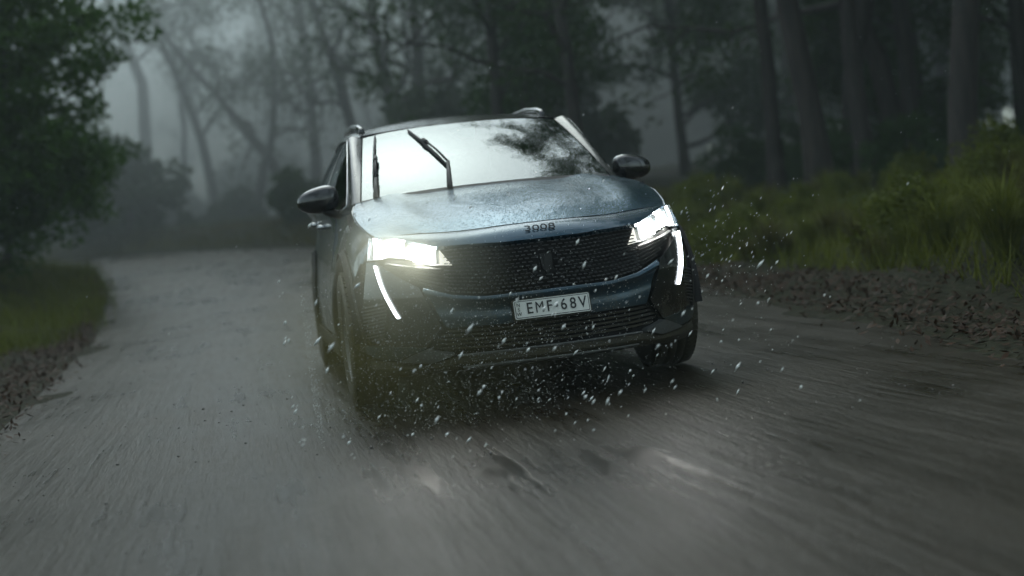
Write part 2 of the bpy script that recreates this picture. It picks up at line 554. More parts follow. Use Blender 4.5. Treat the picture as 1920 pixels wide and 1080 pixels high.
# emblem: a dark shield with a small rearing beast
def extrude_poly(poly, depth, place):
    n_ = len(poly)
    V = [place(a, b, 0) for a, b in poly] + [place(a, b, -depth) for a, b in poly]
    Fq = [tuple(range(n_)), tuple(range(2 * n_ - 1, n_ - 1, -1))] + [(i, i + n_, (i + 1) % n_ + n_, (i + 1) % n_) for i in range(n_)]
    return V, Fq
EMB = lambda a, b, c: (0.952 + c, a, 0.655 + b)
sh = [(-.026, .046), (.026, .046), (.027, .0), (.019, -.030), (0, -.050), (-.019, -.030), (-.027, .0)]
V, Fq = extrude_poly(sh, 0.02, EMB)
em = mesh('emblem_shield', V, Fq, CLAD, car, False)
li = [(-.008, -.040), (.006, -.040), (.004, -.022), (.014, -.012), (.012, -.002), (.022, .002), (.020, .010), (.008, .008), (.016, .022), (.010, .036), (-.004, .042), (-.014, .032), (-.010, .016), (-.018, .004), (-.014, -.012), (-.018, -.026)]
V, Fq = extrude_poly(li, 0.006, lambda a, b, c: (0.9585 + c, a, 0.655 + b))
mesh('emblem_beast', V, Fq, CLAD, em, False)

# --- bumper (blue) and lower front
chin_low = [(-27.3, .403), (-20, .400), (-10, .396), (0, .395), (10, .396), (20, .400), (27.3, .403)]
chin_top = [(-35, .604), (-25, .558), (-15, .536), (0, .536), (15, .536), (25, .558), (35, .604)]
nu = 61
B = resample(chin_low, nu); T = resample(chin_top, nu)
G = np.zeros((nu, 14, 3))
for i in range(nu):
    for j in range(14):
        w = j / 13
        th, z = B[i] * (1 - w) + T[i] * w
        side_in = 1.2 * math.sin(w * math.pi)
        lip = 0.016 * math.exp(-((w - 0.90) / 0.10) ** 2) - 0.012 * math.exp(-((w - 0.55) / 0.22) ** 2)
        if w > 0.96: lip -= 0.012
        G[i, j] = shell(th, z, lip)
panel('front_bumper', G, PAINT, flange=0.04)
for s in (-1, 1):
    inner = [(36.2, .606), (33, .522), (29.0, .415), (35.3, .316)]
    outer = [(56.5, .742), (53.6, .63), (49.0, .50), (52.5, .335)]
    loft_shell('bumper_corner_panel', [(s * t, z) for t, z in inner], [(s * t, z) for t, z in outer], BLACKG, 24, 10, 0.004, 1, flange=0.03)
    # outer blue body edge with vents
    o2 = [(57.5, .742), (54.8, .63), (50.2, .50), (53.5, .345)]
    o3 = [(63.5, .745), (64.5, .63), (65.5, .50), (66, .345)]
    loft_shell('bumper_side_panel', [(s * t, z) for t, z in o2], [(s * t, z) for t, z in o3], BLACKG, 20, 6, -0.006, 1, flange=0.02)
    for k in range(11):
        z = 0.365 + 0.0165 * k
        V = []; Fq = []
        bar_on_shell(V, Fq, s * float(np.interp(z, [.335, .50, .63], [54.5, 51.2, 55.0])), s * 65, z + 0.012, z - 0.006, 0.007, 0.012, 0.006)
        mesh('vent_slat', V, Fq, CLAD, car, False)
    bl = [(35.8, .308), (48, .262), (60, .275), (66, .300)]
    bu = [(36.2, .318), (48, .330), (58, .336), (66, .338)]
    loft_shell('bumper_corner_blade', [(s * t, z) for t, z in bl], [(s * t, z) for t, z in bu], PAINT, 16, 5, 0.010, 1, flange=0.03)
    g0 = [(26.3, .272), (30, .256), (34.2, .240), (40, .246), (47.5, .255)]
    g1 = [(26.8, .279), (31, .292), (35.2, .309), (41, .285), (47.5, .259)]
    loft_shell('lower_blade', [(s * t, z) for t, z in g0], [(s * t, z) for t, z in g1], SATIN, 16, 5, 0.016, 1, flange=0.03)
# lower grille
ts = np.linspace(-34, 34, 60)
def lg_top(t): return float(np.interp(abs(t), [0, 20, 27.5, 34.8], [.393, .398, .401, .315]))
def lg_bot(t): return float(np.interp(abs(t), [0, 12, 25.5, 34.8], [.268, .267, .274, .308]))
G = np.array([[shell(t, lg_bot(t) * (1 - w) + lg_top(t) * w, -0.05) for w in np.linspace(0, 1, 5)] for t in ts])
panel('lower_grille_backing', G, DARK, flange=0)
for k in range(5):
    w = (k + 0.5) / 5
    V = []; Fq = []
    tt = np.linspace(-1, 1, 2)
    tend = np.interp(w, [0, 0.4, 1], [30, 33.0, 27])
    n_ = 22
    b = len(V)
    for q in range(n_ + 1):
        t = -tend + 2 * tend * q / n_
        z = 0.284 + (0.386 - 0.284) * w + 0.012 * (abs(t) / 30) ** 2
        for (zz, oo) in ((-.004, -.010), (.004, -.018), (.004, -.035), (-.004, -.035)): V.append(tuple(shell(t, z + zz, oo)))
    for q in range(n_):
        for e in range(4):
            a0 = b + q * 4 + e; a1 = b + q * 4 + (e + 1) % 4
            Fq.append((a0, a1, a1 + 4, a0 + 4))
    mesh('lower_grille_slat', V, Fq, CLAD, car, False)
ll = [(-62, .168), (-48, .175), (-34, .190), (-12, .190), (0, .190), (12, .190), (34, .190), (48, .175), (62, .168)]
lu = [(-66, .270), (-48, .252), (-34, .236), (-25.5, .266), (-12, .262), (0, .262), (12, .262), (25.5, .266), (34, .236), (48, .252), (66, .270)]
B = resample(ll, 81); T = resample(lu, 81)
G = np.array([[shell(*(B[i] * (1 - w) + T[i] * w), off=0.004 + 0.018 * math.exp(-((w - 0.55) / 0.2) ** 2) - (0.05 if w < 0.01 else 0)) for w in np.linspace(0, 1, 9)] for i in range(81)])
panel('lower_bumper', G, CLAD, flange=0.05)
V = []; Fq = []
for q in range(41):
    t = -24 + 48 * q / 40
    for (zz, oo) in ((-.006, .014), (.006, .024), (.010, .006), (-.010, .0)): V.append(tuple(shell(t, 0.207 + zz, oo)))
for q in range(40):
    for e in range(4):
        a0 = q * 4 + e; a1 = q * 4 + (e + 1) % 4
        Fq.append((a0, a1, a1 + 4, a0 + 4))
mesh('skid_plate', V, Fq, SATIN, car)
V = []; Fq = []
for q in range(41):
    t = -25 + 50 * q / 40
    for (zz, oo) in ((-.004, .010), (.004, .016), (.006, .0), (-.006, .0)): V.append(tuple(shell(t, 0.2675 + zz, oo)))
for q in range(40):
    for e in range(4):
        a0 = q * 4 + e; a1 = q * 4 + (e + 1) % 4
        Fq.append((a0, a1, a1 + 4, a0 + 4))
mesh('grille_lip', V, Fq, SATIN, car)

# --- headlights
HB = [(24.6, .692), (28, .697), (32.3, .703), (39, .730), (46, .752), (52, .760), (56, .752), (62, .752)]
HT = [(29.6, .780), (34, .800), (40.4, .820), (46, .838), (50, .846), (54, .853), (57, .858), (61.5, .862)]
for s in (-1, 1):
    hb = [(s * t, z) for t, z in HB]; ht = [(s * t, z) for t, z in HT]
    G = None
    house = loft_shell('headlight', hb, ht, LED_SOFT, 30, 6, -0.030, 1, flange=0)
    loft_shell('lamp_glass', hb, ht, LAMPGLASS, 30, 6, 0.002, 1, parent=house, flange=0.03)
    for (tc, zc, rt, rz) in ((35.6, .750, 3.6, .025), (48.0, .795, 3.3, .026)):
        V = [tuple(shell(s * tc, zc, -0.008))]; Fq = []
        for i in range(20):
            a = 2 * math.pi * i / 20
            c, d = math.cos(a), math.sin(a)
            c = math.copysign(abs(c) ** 0.5, c); d = math.copysign(abs(d) ** 0.5, d)
            V.append(tuple(shell(s * (tc + rt * c), zc + rz * d, -0.014)))
        for i in range(20): Fq.append((0, 1 + i, 1 + (i + 1) % 20))
        mesh('lamp_module', V, Fq, LED, house)
    # reflector partitions (dark fins)
    for (tc, z0, z1) in ((29.5, .705, .772), (42.2, .745, .822), (53.6, .765, .85)):
        V = []; Fq = []
        for (tt, oo) in ((tc - .35, -.004), (tc + .35, -.004), (tc + .35, -.028), (tc - .35, -.028)):
            V.append(tuple(shell(s * tt, z0, oo))); V.append(tuple(shell(s * tt, z1, oo)))
        for e in range(4):
            Fq.append((2 * e, 2 * ((e + 1) % 4), 2 * ((e + 1) % 4) + 1, 2 * e + 1))
        mesh('lamp_divider', V, Fq, TRIM, house, False)
    loft_shell('running_light', [(s * 55.0, .757), (s * 57.4, .857)], [(s * 57.2, .757), (s * 59.8, .859)], DRL, 10, 3, -0.006, 1, parent=house, flange=0.01)
    # fang
    fpts = [(56.0, .727), (54.8, .69), (53.3, .65), (51.6, .61), (49.3, .56), (47.2, .515), (44.9, .467)]
    lo = [(s * (t - 0.46), z) for t, z in fpts]; up = [(s * (t + 0.46), z) for t, z in fpts]
    loft_shell('fang_light', lo, up, DRL, 26, 3, 0.016, 1, flange=0.012)

# --- number plate with lettering
def text_mesh(txt, size, squash=1.0, bold=0.0):
    cu = bpy.data.curves.new('lettering', 'FONT')
    cu.body = txt; cu.size = size; cu.align_x = 'CENTER'; cu.align_y = 'CENTER'
    cu.extrude = 0.0012; cu.offset = bold; cu.resolution_u = 4
    ob = bpy.data.objects.new('lettering_tmp', cu)
    COL.objects.link(ob)
    dg = bpy.context.evaluated_depsgraph_get()
    me = bpy.data.meshes.new_from_object(ob.evaluated_get(dg))
    bpy.data.objects.remove(ob)
    bpy.data.curves.remove(cu)
    for v in me.vertices: v.co.x *= squash
    return me
PC = Vector((0.966, 0.0, 0.4535))
tilt = math.radians(12)
# local axes: a = to the viewer's right (+y), b = up, c = out
PB = Vector((-math.sin(tilt), 0, math.cos(tilt)))
PN = Vector((math.cos(tilt), 0, math.sin(tilt)))
PM = Matrix((Vector((0, 1, 0)), PB, PN)).transposed().to_4x4(); PM.translation = PC
def rounded_rect(w, h, r, n_=4):
    P = []
    for (cx, cy, a0) in ((w / 2 - r, h / 2 - r, 0), (-w / 2 + r, h / 2 - r, 90), (-w / 2 + r, -h / 2 + r, 180), (w / 2 - r, -h / 2 + r, 270)):
        for i in range(n_ + 1):
            a = math.radians(a0 + 90 * i / n_)
            P.append((cx + r * math.cos(a), cy + r * math.sin(a)))
    return P
def plate_place(dz): return lambda a, b, c: tuple(PM @ Vector((a, b, dz + c)))
V, Fq = extrude_poly(rounded_rect(0.362, 0.088, 0.008), 0.006, plate_place(0))
plate = mesh('number_plate', V, Fq, PLATE_W, car, False)
# border ring
o_ = rounded_rect(0.354, 0.080, 0.006); i_ = rounded_rect(0.348, 0.074, 0.005)
V = [tuple(PM @ Vector((a, b, 0.0012))) for a, b in o_] + [tuple(PM @ Vector((a, b, 0.0012))) for a, b in i_]
n_ = len(o_)
mesh('plate_border', V, [(q, (q + 1) % n_, (q + 1) % n_ + n_, q + n_) for q in range(n_)], PLATE_K, plate, False)
def letter(txt, a, b, size, squash, parent, name='plate_character', bold=0.0):
    me = text_mesh(txt, size, squash, bold)
    me.materials.clear(); me.materials.append(PLATE_K)
    Mx = PM @ Matrix.Translation((a, b, 0.0016))
    me.transform(Mx)
    me.name = name
    return link(name, me, parent)
for ch, a in (('E', -.108), ('M', -.060), ('F', -.013), ('6', .055), ('8', .100), ('V', .146)):
    letter(ch, a, 0.0, 0.074 if ch != '\u00b7' else 0.10, 0.86 if ch != 'M' else 0.78, plate, bold=0.0006 if ch != 'M' else 0.0)
V, Fq = extrude_poly([(.0205 + .0075 * math.cos(q * math.pi / 6), .0075 * math.sin(q * math.pi / 6)) for q in range(12)], .001, plate_place(.0022))
mesh('plate_dot', V, Fq, PLATE_K, plate, False)
for ch, b in (('N', .0215), ('S', 0.0), ('W', -.0215)):
    letter(ch, -.160, b, 0.024, 0.95, plate)
V, Fq = extrude_poly(rounded_rect(0.376, 0.100, 0.008), 0.03, plate_place(-0.0065))
mesh('plate_surround', V, Fq, CLAD, car, False)

# model digits on the nose
dm = text_mesh('3008', 0.044, 1.75, 0.0)
dm.materials.clear(); dm.materials.append(PLATE_K)
nb = Vector((-0.60, 0, 0.80)).normalized(); nn = Vector((0.80, 0, 0.60)).normalized()
DMx = Matrix((Vector((0, 1, 0)), nb, nn)).transposed().to_4x4(); DMx.translation = Vector((0.8800, 0.0, 0.8238))
dm.transform(DMx); dm.name = 'model_digits'
link('model_digits', dm, car)

# --- windscreen, pillars, roof, side glass
def ws_pt(u, v):
    """u -1..1 across, v 0 base .. 1 top"""
    a = abs(u)
    base = np.array([-.31 - .10 * a ** 2, u * .705, 1.088 - .026 * a ** 2.5])
    top = np.array([-1.10 - .06 * a ** 2, u * .587, 1.490 - .028 * a ** 2.5])
    p = base * (1 - v) + top * v
    bow = 0.016 * 4 * v * (1 - v)
    return p + np.array([0.44, 0, 0.90]) * bow
G = np.array([[ws_pt(u, v) for v in np.linspace(0.0, 1, 14)] for u in np.linspace(-1, 1, 25)])
ws = panel('windscreen', G, WSGLASS, flange=0.006)
# dark ceramic border under the glass
for (u0, u1, v0, v1) in ((-1, 1, 0.0, 0.035), (-1, 1, 0.965, 1.0), (-1, -0.965, 0.035, 0.965), (0.965, 1, 0.035, 0.965)):
    G = np.array([[ws_pt(u, v) - np.array([.44, 0, .9]) * 0.008 for v in np.linspace(v0, v1, 8)] for u in np.linspace(u0, u1, 16)])
    panel('glass_border', G, DARK, parent=ws, flange=0)
# camera and mirror housing behind the glass
tri = [(-.13, .93), (.13, .93), (.06, .76), (-.06, .76)]
V = []
for d in (0.012, 0.05):
    for u, v in tri: V.append(tuple(ws_pt(u, v) - np.array([.44, 0, .9]) * d))
mesh('sensor_housing', V, [(0, 1, 2, 3), (7, 6, 5, 4)] + [(i, (i + 1) % 4, (i + 1) % 4 + 4, i + 4) for i in range(4)], CLAD, ws, False)

ZR_X = [-1.16, -1.5, -2.0, -2.6, -3.1, -3.35]
def rail_z(x): return float(np.interp(x, ZR_X[::-1], [1.472, 1.515, 1.538, 1.530, 1.480, 1.42][::-1]))
def rail_y(x): return float(np.interp(x, ZR_X[::-1], [.600, .618, .622, .612, .58, .55][::-1]))
def roof_zc(x): return float(np.interp(x, ZR_X[::-1], [1.492, 1.555, 1.600, 1.585, 1.53, 1.46][::-1]))
xs_r = np.linspace(-1.17, -3.35, 30)
G = np.zeros((30, 21, 3))
for i, x in enumerate(xs_r):
    for j, u in enumerate(np.linspace(-1, 1, 21)):
        xx = x + (0.06 * (1 - u * u) if i == 0 else 0.06 * (1 - u * u) * (1 - i / 29))
        G[i, j] = (xx, u * rail_y(x), rail_z(x) + (roof_zc(x) - rail_z(x)) * (1 - abs(u) ** 2.4))
panel('roof', G, ROOFM, flange=0.02, centre=np.array([-2, 0, 0.5]))

def tube(name, pts, radii, mat, parent=car, sides=8, squash=(1, 1), up=(0, 0, 1)):
    pts = [Vector(p) for p in pts]
    V = []; Fq = []
    for i, p in enumerate(pts):
        d = (pts[min(i + 1, len(pts) - 1)] - pts[max(i - 1, 0)]).normalized()
        a = d.cross(Vector(up)); a = a.normalized() if a.length > 1e-4 else Vector((1, 0, 0))
        b = a.cross(d)
        r = radii[i] if hasattr(radii, '__len__') else radii
        for k in range(sides):
            t = 2 * math.pi * k / sides
            V.append(p + a * math.cos(t) * r * squash[0] + b * math.sin(t) * r * squash[1])
    for i in range(len(pts) - 1):
        for k in range(sides):
            Fq.append((i * sides + k, i * sides + (k + 1) % sides, (i + 1) * sides + (k + 1) % sides, (i + 1) * sides + k))
    Fq.append(tuple(range(sides - 1, -1, -1))); o = (len(pts) - 1) * sides
    Fq.append(tuple(range(o, o + sides)))
    return mesh(name, V, Fq, mat, parent)

for s in (-1, 1):
    # roof rail
    rp = [(-1.36, s * .570, 1.500), (-1.40, s * .572, 1.522), (-1.52, s * .575, 1.548), (-1.9, s * .578, 1.582), (-2.4, s * .575, 1.588), (-2.85, s * .565, 1.560), (-3.0, s * .56, 1.530), (-3.04, s * .558, 1.50)]
    tube('roof_rail', rp, [.020, .022, .021, .020, .020, .020, .020, .018], BLACKG, sides=10, squash=(0.9, 1.0))
    # A pillar: from windscreen edge to window edge
    def win_front(v): return np.array([-.50 - .66 * v, (.776 - .100 * v - 0.02 * 4 * v * (1 - v) * 0.3), 1.030 + .435 * v + .03 * 4 * v * (1 - v)])
    G = np.zeros((14, 6, 3))
    for i, v in enumerate(np.linspace(-0.02, 1.0, 14)):
        a = ws_pt(1.012, max(v, 0)); b = win_front(v)
        for j, w in enumerate(np.linspace(0, 1, 6)):
            p = a * (1 - w) + b * w + np.array([0.5, 0.5, 0.5]) * 0.022 * 4 * w * (1 - w)
            p[1] *= s; G[i, j] = p
    panel('a_pillar', G, ROOFM, flange=0.02)
    # belt & side glass
    def belt(x): return np.array([x, float(np.interp(x, [-3.1, -2.0, -0.9, -0.5], [.845, .862, .845, .780])), float(np.interp(x, [-3.1, -2.0, -0.5], [1.10, 1.065, 1.03]))])
    def wtop(x): return np.array([x, rail_y(x) + .035, rail_z(x) - .045])
    def glass(name, xb0, xb1, xt0, xt1, mat):
        G = np.zeros((8, 8, 3))
        for i, w in enumerate(np.linspace(0, 1, 8)):
            a = belt(xb0 + (xb1 - xb0) * w); b = wtop(xt0 + (xt1 - xt0) * w)
            for j, v in enumerate(np.linspace(0, 1, 8)):
                p = a * (1 - v) + b * v + np.array([0, .02 * 4 * v * (1 - v), 0]); p[1] *= s
                G[i, j] = p
        return panel(name, G, mat, flange=0.005)
    glass('front_side_window', -.56, -1.56, -1.20, -1.62, SIDEGLASS)
    glass('rear_side_window', -1.66, -2.48, -1.70, -2.44, SIDEGLASS)
    glass('quarter_window', -2.55, -3.0, -2.50, -2.80, SIDEGLASS)
    glass('b_pillar', -1.565, -1.655, -1.625, -1.695, BLACKG)
    glass('c_pillar', -2.485, -2.545, -2.445, -2.495, BLACKG)
    glass('d_pillar', -3.005, -3.40, -2.805, -3.25, PAINT)
    # window top rail strip to the roof
    G = np.zeros((24, 4, 3))
    for i, x in enumerate(np.linspace(-1.16, -3.33, 24)):
        a = wtop(x); b = np.array([x, rail_y(x), rail_z(x)])
        for j, w in enumerate(np.linspace(0, 1, 4)):
            p = a * (1 - w) + b * w + np.array([0, .012 * 4 * w * (1 - w), .0]); p[1] *= s; G[i, j] = p
    panel('roof_side_rail', G, ROOFM, flange=0.01)
    # chrome line round the glass
    cp = [belt(x) + np.array([0, .010, -.006]) for x in np.linspace(-3.0, -0.60, 12)] + [win_front(v) + np.array([-.02, .006, -.004]) for v in np.linspace(0.05, 0.97, 8)] + [wtop(x) + np.array([0, .006, .006]) for x in np.linspace(-1.25, -2.8, 8)]
    tube('window_trim', [(p[0], p[1] * s, p[2]) for p in cp], 0.006, TRIM, sides=6)
    # fender with wheel arch
    def col(x, zb, zt, yt, n_=9):
        C = []
        for v in np.linspace(0, 1, n_):
            z = zb + (zt - zb) * v
            y = side_w(x, z) if x <= 0 else None
            if x > 0:
                y = WZ(z) * max(1 - (x / FZ(z)) ** SN, 0) ** (1 / SN)
            t = sst(0.55, 1.0, v)
            y = y * (1 - t) + yt * t
            C.append((x, y * s, z))
        return C
    def arch_z(x, cx, r): return 0.35 + math.sqrt(max(r * r - (x - cx) ** 2, 0))
    EX = [.475, .35, .14, -.14, -.43]; EY = [.742, .772, .796, .786, .745]; EZ = [.857, .892, .948, 1.008, 1.052]
    G = []
    xcols = list(np.linspace(.46, .435, 3)) + list(np.linspace(.43, -.43, 26)) + [-.436, -.50, -.60, -.70, -.765]
    for x in xcols:
        if x > -.43:
            yt = float(np.interp(x, EX[::-1], EY[::-1])) + .004; zt = float(np.interp(x, EX[::-1], EZ[::-1]))
        else:
            p = belt(max(x, -.9)); yt = float(np.interp(x, [-.765, -.43], [.818, .755])) + .01; zt = float(np.interp(x, [-.765, -.43], [1.035, 1.045]))
        zb = arch_z(x, 0, .43) if abs(x) < .43 else (.33 if x < 0 else .74)
        if x > .43: zb = .74
        elif x > .36: zb = max(zb, .74 - (.43 - x) * 1.2) if x > 0 else zb
        G.append(col(x, zb, zt, yt))
    panel('front_fender', G, PAINT, flange=0.015)
    def slab(name, x0, x1, zb, mat, arch=None, n_=16):
        G = []
        for x in np.linspace(x0, x1, n_):
            p = belt(x)
            zbb = zb
            if arch is not None and abs(x - arch) < .43: zbb = max(zb, arch_z(x, arch, .43))
            G.append([(x, s * (side_w(x, z) * (1 - sst(.75, 1, v)) + (p[1] + .012) * sst(.75, 1, v)), z) for v in np.linspace(0, 1, 10) for z in [zbb + (p[2] - .01 - zbb) * v]])
        return panel(name, G, mat, flange=0.015)
    fd = slab('front_door', -.775, -1.80, .33, PAINT)
    rd = slab('rear_door', -1.808, -2.60, .33, PAINT, arch=-2.675)
    slab('rear_quarter_panel', -2.61, -3.48, .40, PAINT, arch=-2.675, n_=30)
    for dr, hx, hz in ((fd, -1.58, .955), (rd, -2.42, .985)):
        y = side_w(hx, hz)
        tube('door_handle', [(hx + .11, s * (y + .004), hz), (hx + .09, s * (y + .040), hz + .004), (hx - .08, s * (y + .042), hz + .006), (hx - .11, s * (y + .006), hz + .004)], [.012, .016, .016, .012], TRIM, parent=dr, sides=8)
    # sill and arch cladding
    G = [[(x, s * (side_w(x, .32) + o), z) for (o, z) in ((-.06, .19), (.0, .215), (.018, .27), (.012, .325))] for x in np.linspace(-.44, -2.24, 12)]
    panel('sill_cladding', G, CLAD, flange=0.01)
    for cx, nm in ((0.0, 'arch_cladding'), (-2.675, 'arch_cladding')):
        G = []
        for a in np.linspace(-0.10, math.pi + 0.28, 30):
            r = []
            for (rr, o) in ((.385, -.02), (.392, .010), (.43, .022), (.468, .006)):
                x = cx + rr * math.cos(a); z = .35 + rr * math.sin(a)
                if x > 0: y = WZ(z) * max(1 - (max(x, 0) / FZ(z)) ** SN, 0) ** (1 / SN)
                else: y = side_w(x, z)
                r.append((x, s * (y + o), z))
            G.append(r)
        panel(nm, G, CLAD, flange=0)
    # door mirror
    def superell(c, ax, e, nu=20, nv=12):
        V = []; Fq = []
        for i in range(nv + 1):
            ph = -math.pi / 2 + math.pi * i / nv
            for j in range(nu):
                th = 2 * math.pi * j / nu
                f = lambda w, q: math.copysign(abs(w) ** q, w)
                V.append([ax[0] * f(math.cos(ph), e) * f(math.cos(th), e), ax[1] * f(math.cos(ph), e) * f(math.sin(th), e), ax[2] * f(math.sin(ph), e)])
        for i in range(nv):
            for j in range(nu):
                Fq.append((i * nu + j, i * nu + (j + 1) % nu, (i + 1) * nu + (j + 1) % nu, (i + 1) * nu + j))
        return V, Fq
    V, Fq = superell((0, 0, 0), (.085, .118, .084), 0.72)
    W_ = []
    for x, y, z in V:
        t = (y + .118) / .236        # 0 inner .. 1 outer
        zs = 1 - 0.42 * t ** 1.6 if z > 0 else 1 - 0.30 * t ** 2
        z2 = z * zs - .012 * t
        xx = x * (1 - 0.35 * t ** 2) - 0.03 * t - (0.02 if x < -.05 else 0)
        W_.append((-.70 + xx, s * (.925 + y), 1.112 + z2))
    if s < 0: Fq = [f[::-1] for f in Fq]
    mir = mesh('door_mirror', W_, Fq, BLACKG, car)
    tube('mirror_arm', [(-.70, s * .800, 1.005), (-.70, s * .850, 1.022), (-.705, s * .900, 1.050)], [.030, .032, .030], CLAD, parent=mir, sides=8, squash=(1.4, 0.8))
    V, Fq = extrude_poly([(-.085, -.05), (.075, -.04), (.085, .02), (.05, .055), (-.085, .06)], .004, lambda a, b, c: (-.790 + c, s * (.925 + a), 1.105 + b))
    mesh('mirror_glass', V, Fq, TRIM, mir, False)

# rear
G = [[(-3.50 + .03 * (1 - abs(u)) * 0 - 0.06 * (1 - u * u) + (z - .4) * 0.04, u * side_w(-3.48, min(z, .95)) * (1 if z < 1.0 else 0.97), z) for z in np.linspace(.42, 1.08, 8)] for u in np.linspace(-1, 1, 16)]
panel('tailgate', G, PAINT, flange=0.02)
G = [[(-3.42 + (v) * .12 - .05 * (1 - u * u), u * (.80 * (1 - v) + .55 * v), 1.09 + .33 * v) for v in np.linspace(0, 1, 6)] for u in np.linspace(-1, 1, 12)]
panel('rear_window', G, SIDEGLASS, flange=0.01)
G = [[(-3.52 + .10 * abs(u) ** 4, u * .86, z) for z in np.linspace(.22, .41, 4)] for u in np.linspace(-1, 1, 16)]
panel('rear_bumper', G, CLAD, flange=0.03)

# cowl under the wipers
G = [[ws_pt(u, v) + np.array([.01, 0, -.004]) for v in np.linspace(-.05, .02, 4)] for u in np.linspace(-1, 1, 20)]
panel('cowl', G, CLAD, flange=0.01)

# wipers
def wiper(base, elbow, mid, tip, tip2):
    b = Vector(base); e = Vector(elbow); m = Vector(mid); t = Vector(tip); t2 = Vector(tip2)
    n_ = Vector((.42, 0, .90))
    arm = tube('wiper', [b - n_ * .01, b + n_ * .012, b.lerp(e, .5) + n_ * .020, e + n_ * .026], [.016, .017, .014, .010], CLAD, sides=8, squash=(1.0, .6))
    tube('wiper_rod', [e + n_ * .024, e.lerp(m, .5) + n_ * .034, m + n_ * .028], [.007, .0065, .006], CLAD, parent=arm, sides=6)
    tube('blade_clip', [m + (m - t2).normalized() * -.03 + n_ * .022, m + (m - t2).normalized() * .03 + n_ * .022], [.014, .014], CLAD, parent=arm, sides=6)
    tube('blade_spoiler', [t + n_ * .014, t.lerp(t2, .3) + n_ * .020, t.lerp(t2, .7) + n_ * .020, t2 + n_ * .012], [.005, .010, .010, .005], CLAD, parent=arm, sides=6, squash=(.8, 1))
    tube('blade_rubber', [t + n_ * .004, t2 + n_ * .004], [.004, .004], RUBBER, parent=arm, sides=4)
def wp(y, v): return ws_pt(y / (.705 - .118 * v), v)
wiper(wp(-.628, -.01), wp(-.600, .22), wp(-.570, .50), wp(-.625, .13), wp(-.520, .96))
wiper(wp(-.225, -.01), wp(-.185, .30), wp(-.262, .66), wp(-.185, .22), wp(-.325, .94))

# interior glimpsed through the glass
G = [[(-.42 - .42 * v, u * .68, 1.03 - .06 * v + .03 * math.sin(v * 3)) for v in np.linspace(0, 1, 5)] for u in np.linspace(-1, 1, 10)]
panel('dashboard', G, SEATM, flange=0.2, centre=np.array([-.6, 0, 0.0]))
for s in (-1, 1):
    P = []
    for (z, w, d) in ((.62, .25, .10), (.85, .26, .10), (1.10, .22, .08), (1.18, .12, .06), (1.22, .13, .06), (1.36, .12, .05)):
        P.append((z, w, d))
    V = []; Fq = []
    for (z, w, d) in P:
        for a in range(12):
            t = 2 * math.pi * a / 12
            V.append((-1.42 - (z - .6) * .25 + d * math.copysign(abs(math.cos(t)) ** .6, math.cos(t)), s * .37 + w * math.copysign(abs(math.sin(t)) ** .6, math.sin(t)), z))
    for i in range(len(P) - 1):
        for a in range(12): Fq.append((i * 12 + a, i * 12 + (a + 1) % 12, (i + 1) * 12 + (a + 1) % 12, (i + 1) * 12 + a))
    Fq.append(tuple(range(60, 72)))
    mesh('seat', V, Fq, SEATM, car)
sw = []
for i in range(25):
    a = 2 * math.pi * i / 24
    sw.append((-.92 - .06 * math.sin(a), -.37 + .17 * math.cos(a), .97 + .14 * math.sin(a)))
tube('steering_wheel', sw, .014, SEATM, sides=6)

